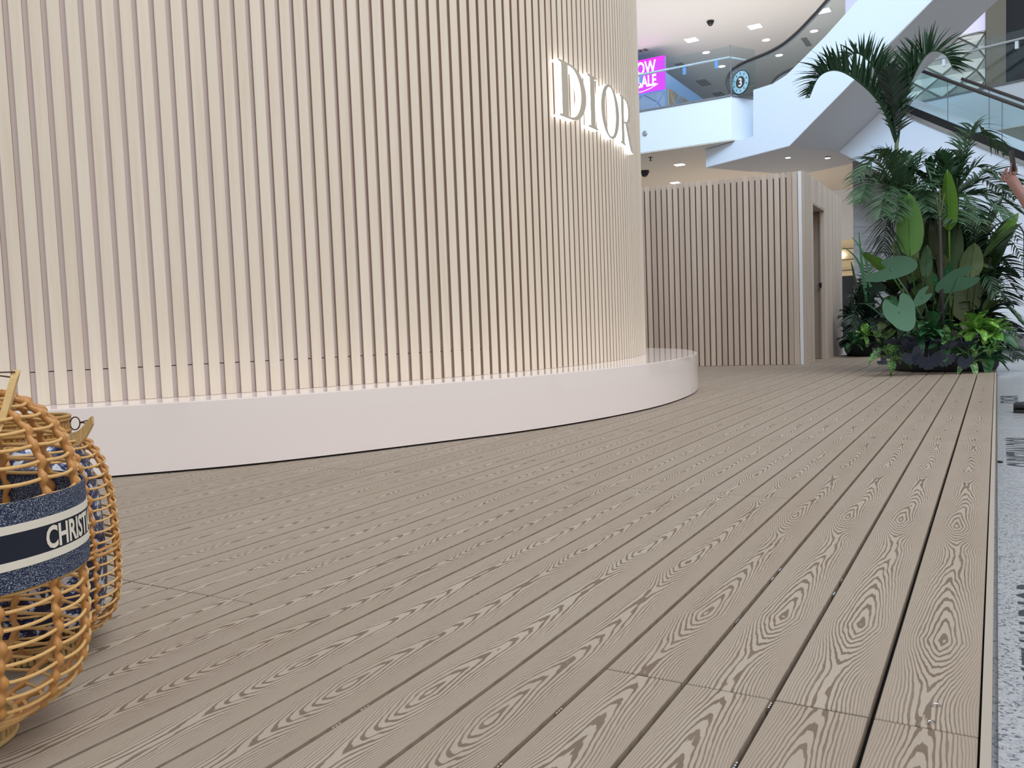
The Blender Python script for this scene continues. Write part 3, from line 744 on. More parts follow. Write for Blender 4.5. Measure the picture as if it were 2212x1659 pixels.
def camdome(x, y, z, lab):
    o = thing('dome_camera', lab, 'security camera', (x, y, z))
    build('mount', MB().lathe([(.001, 0), (.11, 0), (.11, -.06), (.001, -.06)], 20), MT['black'], o)
    build('dome', MB().lathe([(.09, -.06)]+[(.09*math.cos(a), -.06-.1*math.sin(a)) for a in [i*PI/16 for i in range(1, 8)]]+[(.001, -.16)], 20), MT['darkglass'], o, True)
camdome(-7.77, 26.63, 10.0, 'black dome camera on the high ceiling above the bridge')
camdome(-7.75, 20.5, 4.5, 'black dome camera on the low ceiling at the tall wall edge')
for x_, y_, lab in ((-7.02, 18.97, 'small ceiling sprinkler nearest the tall slat wall'), (-5.51, 19.01, 'small ceiling sprinkler nearest the escalator landing')):
    b = MB().lathe([(.012, 0), (.012, -.07), (.001, -.07)], 10).lathe([(.001, -.07), (.035, -.07), (.035, -.078), (.001, -.078)], 12).lathe([(.05, 0), (.05, -.006), (.001, -.006)], 12)
    tag(build('sprinkler', b, MT['black'], None, loc=(x_, y_, 4.5)), lab, 'sprinkler', 'low ceiling sprinklers')
for px, py, sx_, sy_, lab in ((1384, 109, .30, .30, 'grey square vent on the high ceiling at the wall edge'), (1471, 141, .16, .75, 'long slot vent on the high ceiling seen above the handrail'), (1520, 178, .22, 1.0, 'slot vent on the high ceiling left of the disc sign'), (1554, 204, .22, 1.0, 'slot vent on the high ceiling low at the bridge edge'), (1742, 90, .10, 1.1, 'slot vent on the high ceiling beside the escalator handrail')):
    v = fw+rt*((px-1106)/FPX)+dn*((py-829.5)/FPX); t_ = (10.0-HC)/v.z; q = Vector((0, 0, HC))+v*t_
    o = thing('ceiling_vent', lab, 'vent', (q.x, q.y, 10.0), 'high ceiling vents')
    build('frame', MB().box(-sx_, sx_, -sy_/2, sy_/2, -.012, 0), MT['soffit'], o)
    for k in range(3): build('slot', MB().box(-sx_*.85+k*sx_*.6, -sx_*.85+k*sx_*.6+sx_*.45, -sy_*.46, sy_*.46, -.016, -.0125), MT['vent'], o)
# small round sensor on the fascia
b = MB().lathe([(.001, 0), (.06, 0), (.06, .02), (.04, .025), (.001, .025)], 20)
tag(build('round_sensor', b, MT['steel'], None, rot=(PI/2, 0, 0), loc=(-6.93, 18.419, 4.94)), 'small round grey sensor on the white bridge fascia', 'sensor')

# ================================================================== ARCHED WHITE PANELS
def arch(x, y, hw, top, lab, edge=True):
    o = thing('arched_panel', lab, 'display panel', (x, y, GF))
    pts = [(-hw, .26), (hw, .26)]+[(hw*math.cos(a), top-hw+hw*math.sin(a)) for a in [PI*i/24 for i in range(25)]]
    build('panel', MB().prism([(a, 0, b) for a, b in pts], (0, .08, 0)), MT['bridge'], o)
    build('base', MB().box(-hw-.6, hw+.6, -.05, .15, 0, .26), MT['grey'], o)
    if edge: build('edge', MB().tube([(a*1.0, .0, b) for a, b in pts[1:]], .012, 6), MT['darkglass'], o, True)
arch(.12, 16.4, .27, 2.12, 'tall white arched panel behind the palm fronds at right', True)
arch(.20, 15.7, .36, 1.20, 'low white arched panel behind the palms at the right edge', False)

# ================================================================== LANTERNS
def interp(prof, z):
    for (z0, r0), (z1, r1) in zip(prof, prof[1:]):
        if z0 <= z <= z1: return r0+(r1-r0)*(z-z0)/(z1-z0)
    return prof[-1][1] if z > prof[-1][0] else prof[0][1]
def lantern(name, label, C, prof, nring, nrib, a0, ztop, collar_r, k=1.0, skip=None, double=None):
    o = thing(name, label, 'lantern', (C[0], C[1], 0))
    pf = [(p.x, p.y) for p in catmull([(z, r, 0) for z, r in prof], 6)]
    L = [0]
    for (za, ra_), (zb, rb_) in zip(pf, pf[1:]): L.append(L[-1]+math.hypot(zb-za, rb_-ra_))
    def arc(t):
        t *= L[-1]
        for i in range(len(L)-1):
            if t <= L[i+1]+1e-9:
                f = (t-L[i])/(L[i+1]-L[i]); return pf[i][0]+(pf[i+1][0]-pf[i][0])*f, pf[i][1]+(pf[i+1][1]-pf[i][1])*f
    lv = [arc((i+.5)/nring) for i in range(nring)]
    angs = [a0+2*PI*i/nrib for i in range(nrib)]
    for i, (z, r) in enumerate(lv):
        if skip and skip[0] < z < skip[1]: continue
        pts = []
        for j in range(nrib):
            for q in range(6):
                t = q/6; a = angs[j]+2*PI/nrib*t
                bow = math.sin(PI*t)
                # between ribs the cane hangs straight and slightly proud
                rr = r*(1-.012*bow)+.0045*k*(1-abs(2*t-1)**2)+.001
                pts.append((rr*math.cos(a), rr*math.sin(a), z-.0025*bow*k))
        build('ring', MB().tube(pts, .0030*k, 6, closed=True), MT['rattan'], o, True, fix=False)
    if double:
        for zz in double:
            r = interp(pf, zz)+.003
            build('hoop', MB().tube([(r*math.cos(2*PI*i/60), r*math.sin(2*PI*i/60), zz) for i in range(60)], .0042*k, 6, closed=True), MT['rattan_rib'], o, True, fix=False)
    NP = nring*6
    for j, a in enumerate(angs):
        pts = []; rs = []
        for i in range(NP+1):
            z, r = arc(min(max((i)/NP, 0), 1)); ph = (i % 6)/6
            sw = math.cos(2*PI*(ph-.5))      # +1 at ring crossing, -1 between
            pts.append(((r+.002*sw)*math.cos(a)-math.sin(a)*.0022*math.sin(2*PI*i/12), (r+.002*sw)*math.sin(a)+math.cos(a)*.0022*math.sin(2*PI*i/12), z))
            rs.append((.0058+.0014*sw)*k)
        build('rib', MB().tube(pts, rs, 8), MT['rattan_rib'], o, True, fix=False)
    # foot: hoops and short stakes
    zt, rt_ = prof[0]
    ft = build('foot', MB().tube([((collar_r-.01)*math.cos(2*PI*i/40), (collar_r-.01)*math.sin(2*PI*i/40), .005) for i in range(40)], .005, 6, closed=True)
               .tube([(rt_*math.cos(2*PI*i/40), rt_*math.sin(2*PI*i/40), zt) for i in range(40)], .005, 6, closed=True), MT['cane'], o, True, fix=False)
    st = MB()
    for i in range(44):
        a = 2*PI*i/44; ca, sa = math.cos(a), math.sin(a)
        st.obox((((collar_r-.012)+rt_)/2*ca, ((collar_r-.012)+rt_)/2*sa, (zt+.004)/2), (-sa, ca, 0), (ca, sa, 0), (0, 0, 1), .0035, .0015, zt/2)
    tag(build('foot_stakes', st, MT['cane'], ft), kind='stuff')
    # collar
    zc = prof[-1][0]
    cb = MB()
    for zz in (zc, zc+.012, ztop-.006, ztop):
        cb.tube([(collar_r*math.cos(2*PI*i/48), collar_r*math.sin(2*PI*i/48), zz) for i in range(48)], .0048*k, 6, closed=True)
    cr = build('collar', cb, MT['bamboo'], o, True, fix=False)
    st = MB()
    for i in range(54):
        a = 2*PI*i/54; ca, sa = math.cos(a), math.sin(a)
        st.obox((collar_r*ca*.985, collar_r*sa*.985, (zc+ztop)/2), (-sa, ca, 0), (ca, sa, 0), (random.uniform(-.1, .1), 0, 1), .0034, .0016, (ztop-zc)/2)
        st.obox(((collar_r-.012)*ca, (collar_r-.012)*sa, (zc+ztop)/2-.03), (-sa, ca, 0), (ca, sa, 0), (0, 0, 1), .0034, .0016, (ztop-zc)/2-.005)
    tag(build('collar_stakes', st, MT['bamboo'], cr), kind='stuff')
    return o, pf
def strap(o, base, tip, wd, side, ringc):
    base, tip, side = Vector(base), Vector(tip), Vector(side).normalized()
    mid = (base+tip)/2+Vector((0, 0, -.012))
    pts = [p for p in catmull([base, mid, tip], 10)]
    top = MB(); n = len(pts)
    vs = []; fs = []
    for i, p in enumerate(pts):
        t = (pts[min(i+1, n-1)]-pts[max(i-1, 0)]).normalized(); nn = t.cross(side).normalized(); w_ = wd*(1-.55*(i/(n-1))**3)
        for a, b in ((-1, -1), (1, -1), (1, 1), (-1, 1)): vs.append(p+side*(w_*a)+nn*(.0035*b))
    for i in range(n-1):
        k = 4*i; fs += [(k+j, k+(j+1) % 4, k+4+(j+1) % 4, k+4+j) for j in range(4)]
    fs += [(0, 1, 2, 3), (4*n-4, 4*n-3, 4*n-2, 4*n-1)]
    hs_ = build('handle_strap', MB().add(vs, fs), MT['cane'], o)
    wr = MB()
    for i in range(0, n-1):
        for h in (0, .5):
            p = pts[i].lerp(pts[i+1], h); t = (pts[i+1]-pts[i]).normalized(); nn = t.cross(side).normalized(); w_ = wd*(1-.55*((i+h)/(n-1))**3)+.0015
            wr.obox(p, side, nn, t, w_, .0048, .0021)
    build('cane_wrap', wr, MT['cane'], hs_)
    ringc = Vector(ringc); d_ = (tip-ringc); d_.normalize()
    rg = MB().tube([ringc+d_*(.013*math.cos(a))+Vector((0, 0, 1))*(.013*math.sin(a)) for a in [2*PI*i/20 for i in range(20)]], .0013, 6, closed=True)
    rg.tube([ringc+d_*.012, tip+Vector((0, 0, .003))], .0012, 6).tube([ringc+d_*.012, tip+Vector((0, 0, -.006))], .0012, 6)
    build('wire_link', rg, MT['iron'], o, True, fix=False)

C1 = Vector((-1.427, .659)); C2 = Vector((-1.685, .953))
def viewdirs(C):
    a = C.normalized(); back = Vector((a.x, a.y, 0)); right = Vector((a.y, -a.x, 0)); return right, back
R1, B1 = viewdirs(C1); R2, B2 = viewdirs(C2)
prof2 = [(.032, .088), (.045, .113), (.066, .137), (.09, .149), (.13, .156), (.18, .158), (.26, .156), (.32, .152), (.37, .142), (.40, .130), (.425, .112), (.437, .092)]
L2o, pf2 = lantern('rattan_lantern', 'tall rattan lantern holding a blue and white patterned drum, farther from camera', C2, prof2, 21, 13, math.atan2(R2.y, R2.x)+.12, .478, .084, .82, None, (.205, .215))
# inner patterned drum
dr_ = [(z, r-.024) for z, r in pf2 if z > .06]
drum = MB().lathe([(.001, .062)]+[(r, z) for z, r in dr_]+[(.05, .44)], 40)
build('patterned_drum', drum, MT['toile'], L2o, True)
def tov(C, r, b, z, R, B): return R*r+B*b+Vector((0, 0, z))
strap(L2o, tov(C2, .075, -.052, .430, R2, B2), tov(C2, .122, -.055, .468, R2, B2), .013, B2*.3+Vector((0, 0, 1)), tov(C2, .092, -.02, .462, R2, B2))
prof1 = [(.033, .088), (.055, .135), (.075, .168), (.10, .188), (.14, .200), (.20, .204), (.26, .203), (.34, .203), (.40, .201), (.44, .197), (.47, .189), (.495, .176), (.515, .160), (.535, .135), (.55, .105)]
L1o, pf1 = lantern('rattan_lantern', 'large round rattan lantern wrapped with a navy and denim ribbon, nearest the camera', C1, prof1, 24, 14, math.atan2(R1.y, R1.x)+.10, .60, .098, 1.0, (.285, .385), None)
strap(L1o, tov(C1, .075, -.150, .485, R1, B1), tov(C1, .118, -.085, .580, R1, B1), .017, R1*.3+B1*.6+Vector((0, 0, 1))*.5, tov(C1, .06, -.07, .585, R1, B1))
# inner glass hurricane + hoop
# ribbon
BR = .213; BZ0, BZ1 = .272, .400
rb = thing('x', None, None); bpy.data.objects.remove(rb)
def cyl(r0, r1, z0, z1, n=72): return MB().lathe([(r0, z0), (r0, z1), (r1, z1), (r1, z0), (r0, z0)], n)
hh = BZ1-BZ0
rib = build('ribbon', cyl(BR-.004, BR, BZ0, BZ1), MT['denim'], L1o, True)
rib['label'] = 'navy, cream and denim ribbon'
for p in rib.data.polygons: p.use_smooth = False
build('stripe', cyl(BR, BR+.0008, BZ0+hh*.25, BZ0+hh*.345), MT['cream'], rib)
build('stripe', cyl(BR, BR+.0008, BZ0+hh*.655, BZ0+hh*.75), MT['cream'], rib)
build('stripe', cyl(BR, BR+.0006, BZ0+hh*.345, BZ0+hh*.655), MT['navy'], rib)
me = text_mesh('CHRISTIAN DIOR', 1.0, .0, .03); xs = [v.co.x for v in me.vertices]; ys_ = [v.co.y for v in me.vertices]
x0, x1, y0, y1 = min(xs), max(xs), min(ys_), max(ys_)
bm = bmesh.new(); bm.from_mesh(me)
for v in bm.verts:
    u = (v.co.x-x0)/(x1-x0); h = (v.co.y-y0)/(y1-y0)
    ang = math.atan2(-B1.y, -B1.x)+math.radians(39+72*u)   # from camera-facing direction towards the right
    v.co = Vector(((BR+.0014)*math.cos(ang), (BR+.0014)*math.sin(ang), BZ0+hh*.5+(h-.5)*.035))
bm.to_mesh(me); bm.free(); obj('lettering', me, MT['cream'], rib)

# ================================================================== PLANTS
def bez(a, b, c, n):
    return [(1-t)**2*a+2*(1-t)*t*b+t*t*c for t in [i/n for i in range(n+1)]]
def poly3(pts, n=6): return catmull(pts, n)
def leafblade(mb, path, width, normal, fold=.25, prof=None, wave=0.0, cross=4):
    'blade along a path; width = half width'
    n = len(path)-1; vs = []; fs = []
    for i, p in enumerate(path):
        t = (path[min(i+1, n)]-path[max(i-1, 0)]).normalized(); s = t.cross(normal)
        s = s.normalized() if s.length > 1e-6 else t.orthogonal().normalized(); nn = s.cross(t)
        u = i/n; w_ = width*(prof(u) if prof else math.sin(PI*min(u*1.0, 1))**.6)
        for k in range(cross+1):
            a = -1+2*k/cross; vs.append(p+s*(a*w_)+nn*(abs(a)*w_*fold+math.sin(u*14+k)*wave))
    for i in range(n):
        for k in range(cross):
            q = i*(cross+1)+k; fs.append((q, q+1, q+cross+2, q+cross+1))
    mb.add(vs, fs)
def paddle(u): return max(0.02, (math.sin(PI*u**.75))**.55) if 0 < u < 1 else 0.02
def frond(root, pts, L, n, matk='palm', name='frond', droop=.35, r=.009, upw=.5, side2=1.0, lw=.011, lab=None, start=.12, lat=.8):
    pts = [Vector(p) for p in pts]; path = catmull(pts, 8); P_ = Path(path)
    mb = MB(); m = len(path); mb.tube(path, [r*(1-.8*i/(m-1)) for i in range(m)], 5)
    view = (sum(path, Vector())/m-Vector((0, 0, HC))).normalized()
    for i in range(n):
        u = start+(1-start)*(i+.5)/n; p, t = P_.at(P_.len*u)
        s = t.cross(Vector((0, 0, 1)))
        if s.length < .2: s = t.cross(view)
        s.normalize(); up = s.cross(t).normalized()
        ll = L*(.55+.6*math.sin(PI*min(1, u*.9+.08)))*random.uniform(.85, 1.1)*(1 if u < .85 else (1-u)/.15*.5+.5)
        for sd in (-1, 1):
            if sd == 1 and side2 <= 0: continue
            d0 = (s*sd*lat+t*.75+up*upw+Vector((random.uniform(-.12, .12), random.uniform(-.12, .12), random.uniform(-.12, .12)))).normalized()
            a = p; b_ = p+d0*ll*.5; c_ = p+d0*ll+Vector((0, 0, -droop*ll*random.uniform(.6, 1.3)))
            pth = bez(a, b_, c_, 4)
            leafblade(mb, pth, lw*random.uniform(.8, 1.2), up+s*random.uniform(-.8, .8), .25, lambda q: max(.06, 1-abs(q-.3)*1.3), 0, 2)
    o = build(name, mb, MT[matk], root, False, fix=False)
    if lab: o['label'] = lab
    return o
def bigleaf(root, base, tip, hw_, matk, bend=.1, toward=None, name='leaf', stem=None, fold=.18):
    base, tip = Vector(base), Vector(tip); view = ((base+tip)/2-Vector((0, 0, HC))).normalized()
    n_ = -view if toward is None else Vector(toward)
    n_ = (n_+Vector((random.uniform(-.28, .28), random.uniform(-.28, .28), random.uniform(-.1, .35)))).normalized()
    mid = (base+tip)/2+Vector((0, 0, bend*(tip-base).length))-view*.04
    mb = MB(); leafblade(mb, bez(base, mid, tip, 10), hw_, n_, fold, paddle, .004, 4)
    mb.tube(bez(base, mid, tip, 8), .005, 5)
    if stem is not None: mb.tube(bez(Vector(stem), (Vector(stem)+base)/2+Vector((0, 0, .1)), base, 6), .009, 5)
    return build(name, mb, MT[matk], root, True, fix=False)
def heart(root, c, sx_, sy_, rot, tilt, matk, stem=None, name='leaf', cuts=0):
    'heart shaped leaf: c centre, sx half width, sy half length; rot in the view plane; tilt away from camera'
    c = Vector(c); out = []
    n = 40
    for i in range(n):
        a = 2*PI*i/n
        r = 1.0
        x_ = math.sin(a)*(.92+.10*math.cos(2*a)); y_ = -math.cos(a)
        # notch at a=pi (top) and tip at a=0
        if y_ < 0: x_ *= (1+y_*.35)
        notch = math.exp(-((a-PI)/.28)**2); y_ = y_*(1-.75*notch)
        if y_ < -.5: y_ *= 1.12
        if cuts and abs(math.sin(a)) > .25 and i % 3 == 0: x_ *= .80; y_ *= .84
        out.append((x_*sx_, y_*sy_))
    view = (c-Vector((0, 0, HC))).normalized(); X_ = rt0.copy(); Z_ = Vector((0, 0, 1)); Y_ = view
    up_ = (Z_*math.cos(tilt)+Y_*math.sin(tilt)); nr = X_.cross(up_)
    R_ = Matrix.Rotation(rot, 3, nr)
    vs = [c+R_@(-up_*.0)]
    pts = []
    for f in (.5, 1.0):
        for a, b in out: pts.append(c+R_@(X_*a*f+up_*b*f)-nr*(-.10*(a*a+b*b)*f*f/max(sx_, sy_)))
    fs = [(0, 1+i, 1+(i+1) % n) for i in range(n)]+[(1+i, 1+n+i, 1+n+(i+1) % n, 1+(i+1) % n) for i in range(n)]
    mb = MB().add(vs+pts, fs)
    if stem is not None:
        s_ = Vector(stem); mb.tube(bez(s_, (s_+c)/2+Vector((0, 0, .08)), c+view*.01, 8), .008, 6)
    return build(name, mb, MT[matk], root, True, fix=False)

PC = Vector((-.50, 10.28, 0)); PD = (PC-Vector((0, 0, HC))).dot(fw)
def q(px, py, dd=0): return pix(px, py, PD+dd)
pot = thing('dark_planter', 'low round dark fabric planter on the deck edge holding the tall palm group', 'planter', (PC.x, PC.y, 0))
pb_ = MB().lathe([(.001, .001), (.49, .001), (.515, .04), (.525, .18), (.50, .34), (.47, .35), (.46, .30), (.001, .33)], 44)
me = pb_.fixed('pot', True)
for v in me.vertices:
    a = math.atan2(v.co.y, v.co.x); k = 1+.012*math.sin(a*17)+.008*math.sin(a*31+v.co.z*20); v.co.x *= k; v.co.y *= k
obj('pot', me, MT['pot'], pot)
build('soil', MB().lathe([(.455, .30), (.34, .36), (.15, .42), (.001, .44)], 24), MT['soil'], pot, True)

def base(dx, dy, z=.36): return Vector((PC.x+dx, PC.y+dy, z))
# tall palm with three big fronds
tp = thing('tall_palm', 'tallest palm in the deck planter, three great arching fronds above the rest', 'palm', base(-.12, .1))
IT = lambda v, r: v-r.location
def rel(root, pts): return [Vector(p)-root.location for p in pts]
tr_ = rel(tp, [base(-.12, .1, .33), q(1985, 560, .1), q(1950, 430, .05), q(1938, 345, 0), q(1937, 300, 0)])
build('trunk', MB().tube(catmull(tr_, 8), [.045-.028*i/32 for i in range(33)], 10), MT['stem'], tp, True)
HCo = Vector((0, 0, HC))
def fr(root, pts, *a, **k): return frond(root, rel(root, pts), *a, **k)
fr(tp, [q(1936, 310, 0), q(1905, 230, -.05), q(1860, 180, -.15), q(1810, 152, -.25), q(1770, 165, -.35), q(1748, 212, -.4)], .36, 62, 'palm', droop=.22, upw=1.0, lw=.019, r=.016, lat=.42)
fr(tp, [q(1937, 310, 0), q(1920, 220, .1), q(1890, 150, .2), q(1860, 118, .25), q(1838, 118, .3), q(1826, 135, .3)], .36, 56, 'palm', droop=.2, upw=1.0, lw=.019, r=.015, lat=.42)
fr(tp, [q(1938, 310, 0), q(1952, 225, .05), q(1980, 150, .1), q(2010, 112, .1), q(2042, 118, .1), q(2060, 152, .1)], .38, 62, 'palm', droop=.18, upw=1.0, lw=.019, r=.016, lat=.42)
fr(tp, [q(1937, 310, 0), q(1930, 240, -.1), q(1925, 190, -.25), q(1915, 150, -.4)], .26, 26, 'palm_dark', droop=.2, upw=.6, lw=.016, r=.012)
# two feathery palms
def palmcrown(name, label, bx, by, cr, tips, matk, L=.26, n=26, dd=0):
    o = thing(name, label, 'palm', base(bx, by))
    c = q(*cr, dd)
    build('trunk', MB().tube(catmull(rel(o, [base(bx, by, .33), (base(bx, by, .36)+c)/2+Vector((.02, 0, 0)), c]), 8), [.03-.012*i/16 for i in range(17)], 8), MT['trunk'], o, True)
    for (tx, ty, hx, hy, d_) in tips:
        t_ = q(tx, ty, dd+d_); h_ = q(hx, hy, dd+d_*.5)
        fr(o, [c, c.lerp(h_, .55)+Vector((0, 0, .03)), h_, t_], L*random.uniform(.85, 1.1), n, matk if random.random() < .8 else 'palm_light', droop=.30, upw=.35, lw=.015, r=.008)
    return o
palmcrown('feather_palm', 'feathery palm spreading left under the tallest fronds', -.18, -.05, (1952, 430), [
    (1850, 392, 1890, 345, -.3), (1857, 440, 1880, 385, -.45), (1900, 470, 1915, 405, -.5), (1872, 335, 1915, 325, .1), (1985, 335, 1965, 345, .2),
    (2015, 385, 1990, 350, -.2), (2005, 455, 1990, 400, -.4), (1960, 330, 1952, 350, -.1), (1935, 475, 1940, 410, -.55), (1862, 365, 1900, 335, .3), (1905, 325, 1925, 345, -.25), (1975, 470, 1968, 420, -.3)], 'palm_light', .24, 26)
palmcrown('feather_palm', 'feathery palm arching right toward the raised hand', .12, .05, (2055, 430), [
    (2168, 335, 2110, 268, .1), (2145, 300, 2095, 290, -.2), (2010, 350, 2030, 350, .2), (2150, 385, 2110, 360, -.2), (2205, 400, 2145, 370, .1), (2205, 460, 2150, 420, -.2),
    (2170, 470, 2120, 420, -.4), (2030, 330, 2045, 360, -.1), (2095, 335, 2075, 350, 0), (1995, 410, 2020, 380, -.4), (2010, 470, 2025, 420, -.4), (2120, 480, 2090, 430, -.4), (2070, 480, 2060, 430, -.5), (2195, 430, 2130, 390, .3)], 'palm_light', .25, 26)
# lower right palm
rp = palmcrown('low_palm', 'low palm with arching fronds spilling over the right side of the deck planter', .36, .0, (2112, 690), [
    (2206, 640, 2160, 590, 0), (2208, 700, 2165, 655, -.2), (2180, 735, 2150, 690, -.3), (2200, 775, 2170, 735, -.3), (2150, 600, 2125, 620, .2), (2208, 600, 2160, 560, .3), (2190, 660, 2150, 620, .1), (2160, 780, 2140, 735, -.4), (2211, 730, 2168, 700, .2)], 'palm_dark', .22, 24)
hp = thing('dark_frond_palm', 'small palm with one dark drooping frond at the left of the planter', 'palm', base(-.3, -.1))
build('trunk', MB().tube(catmull(rel(hp, [base(-.3, -.1, .34), q(1960, 620, -.1), q(1975, 475, -.1)]), 6), .014, 6), MT['trunk'], hp, True)
fr(hp, [q(1975, 478, -.1), q(1945, 458, -.2), q(1918, 475, -.25), q(1908, 545, -.3)], .27, 24, 'palm_dark', droop=.55, upw=.05, lw=.009)
fr(hp, [q(1975, 478, -.1), q(1995, 460, -.2), q(2020, 470, -.3)], .2, 16, 'palm_dark', droop=.6, upw=.0, lw=.009)
fr(hp, [q(1972, 500, -.1), q(1940, 545, -.3), q(1905, 545, -.35), q(1862, 545, -.4)], .16, 14, 'palm_dark', droop=.4, upw=.1, lw=.008)

# banana-leaved plants
def leafplant(name, label, cat, bx, by, leaves, dd0=0):
    o = thing(name, label, cat, base(bx, by)); st = Vector((0, 0, 0))
    for (x0_, y0_, x1_, y1_, w_, mk, d_) in leaves:
        b_ = q(x0_, y0_, d_)-o.location; t_ = q(x1_, y1_, d_-.05)-o.location
        bigleaf(o, b_, t_, w_/198/2, mk, .06, None, 'leaf', st+Vector((random.uniform(-.05, .05), random.uniform(-.05, .05), 0)))
    return o
leafplant('banana_plant', 'banana plant with bright upright paddle leaves left of the planter centre', 'plant', -.2, .05, [
    (1966, 555, 1962, 418, 52, 'banana', -.45), (1985, 560, 1925, 528, 52, 'banana_dark', -.35), (1930, 600, 1862, 546, 26, 'banana', -.3), (1975, 690, 1968, 590, 50, 'banana_dark', -.1),
    (1998, 650, 1985, 560, 50, 'banana_dark', -.2), (2005, 640, 1992, 505, 40, 'banana_olive', 0), (1975, 640, 1945, 560, 55, 'banana_dark', 0), (2000, 600, 2003, 530, 24, 'palm_light', -.45)])
leafplant('banana_plant', 'banana plant with the tallest light green upright leaf in the planter centre', 'plant', .02, .0, [
    (2050, 500, 2046, 366, 40, 'banana', -.45), (2022, 560, 2020, 440, 42, 'banana_olive', -.25), (2050, 600, 2055, 455, 52, 'banana_dark', -.2), (2030, 690, 2022, 590, 56, 'banana_olive', -.1),
    (2060, 640, 2030, 545, 34, 'banana_olive', -.35), (2045, 700, 2052, 600, 62, 'banana_dark', 0), (2010, 560, 2005, 470, 36, 'banana_dark', .1), (2078, 560, 2085, 455, 40, 'banana_dark', .1), (2072, 480, 2068, 385, 26, 'banana_dark', -.3)])
leafplant('banana_plant', 'banana plant with a huge dark paddle leaf leaning right', 'plant', .22, .0, [
    (2120, 560, 2207, 482, 30, 'banana_dark', -.3), (2138, 610, 2192, 500, 78, 'banana_dark', -.2), (2090, 560, 2170, 420, 34, 'banana_dark', .05), (2095, 600, 2106, 525, 44, 'banana_dark', -.35),
    (2085, 700, 2100, 570, 66, 'banana_olive', -.2), (2110, 640, 2135, 540, 46, 'banana_dark', 0), (2075, 660, 2068, 560, 50, 'banana_olive', 0), (2130, 560, 2200, 460, 34, 'banana', .15), (2100, 700, 2120, 620, 46, 'banana_dark', .1), (2088, 690, 2092, 640, 40, 'orange', -.1)])
o = thing('fan_palm', 'fine-leaved palm with spiky fronds rising behind the huge right paddle leaf', 'palm', base(.28, .2))
for (tx, ty, hx, hy, d_) in ((2200, 520, 2165, 480, .2), (2175, 450, 2140, 450, .3), (2210, 560, 2170, 520, .25), (2120, 500, 2105, 470, -.4), (2090, 500, 2080, 460, -.45), (2185, 590, 2150, 560, -.1), (2150, 640, 2130, 590, -.35)):
    frond(o, rel(o, [q(2105, 640, .1), q(hx, hy, d_*.6), q(tx, ty, d_)]), .20, 22, 'palm', droop=.3, upw=.3, lw=.009)
o = thing('young_palm', 'slim dark purple-grey palm stem standing in front of the paddle leaves', 'palm', base(.0, -.3))
build('trunk', MB().tube(catmull(rel(o, [base(.0, -.3, .33), q(2034, 640, -.62), q(2032, 560, -.62), q(2030, 470, -.6)]), 8), [.023-.009*i/24 for i in range(25)], 10), MT['trunk'], o, True)
for (tx, ty) in ((2022, 425), (2040, 418), (2030, 405)):
    build('leaf_stalk', MB().tube(rel(o, bez(q(2030, 474, -.6), q((2030+tx)/2, 445, -.6), q(tx, ty, -.55), 6)), .008, 6), MT['banana_olive'], o, True)
# elephant ear
ee = thing('elephant_ear_plant', 'elephant ear plant with large blue-green heart leaves at the planter front', 'plant', base(-.1, -.25))
for (x_, y_, sx_, sy_, ro, ti, d_) in ((1924, 580, 44, 40, .9, .85, -.75), (2070, 603, 46, 42, -.9, .85, -.75), (1943, 672, 38, 42, .35, .15, -.75), (1993, 640, 19, 24, -1.0, .4, -.7), (2045, 585, 17, 20, .5, .4, -.6), (2020, 605, 9, 18, .5, .2, -.62), (1925, 650, 15, 18, .3, .4, -.4)):
    heart(ee, q(x_, y_, d_)-ee.location, sx_/198, sy_/198, ro, ti, 'ear' if sx_ > 17 else 'green', Vector((0, 0, 0)))
sl_ = thing('small_leaf_plant', 'plant with one small pale round leaf at the left of the deck planter', 'plant', base(-.42, -.1, .34))
heart(sl_, q(1872, 655, -.3)-sl_.location, .085, .075, .2, 1.15, 'ear', Vector((0, 0, 0))); heart(sl_, q(1900, 690, -.3)-sl_.location, .08, .09, .4, .8, 'palm_dark', Vector((0, 0, 0)))
heart(sl_, q(1890, 620, -.2)-sl_.location, .09, .11, .9, .5, 'palm_dark', Vector((0, 0, 0)))
# dark monstera
for (lab, bx, by, L_) in (('dark purple-black monstera leaf cluster at the left planter rim', -.3, -.35, ((1945, 735, 40, 30, .2, .75), (1965, 742, 26, 24, -.3, .6))),
                          ('dark purple-black monstera at the right planter rim', .15, -.4, ((2078, 740, 40, 30, -.15, .7), (2050, 745, 22, 20, .4, .6))),
                          ('dark monstera leaves hanging over the front of the planter', -.1, -.42, ((2005, 778, 36, 26, .1, .35), (1972, 768, 28, 26, .5, .3), (2042, 772, 26, 24, -.5, .3), (2085, 780, 22, 20, 0, .3), (1905, 780, 12, 12, .8, .3)))):
    o = thing('dark_monstera', lab, 'plant', base(bx, by, .34))
    for (x_, y_, sx_, sy_, ro, ti) in L_: heart(o, q(x_, y_, -.80)-o.location, sx_/198, sy_/198, ro, ti, 'monstera', Vector((0, 0, 0)), cuts=1)
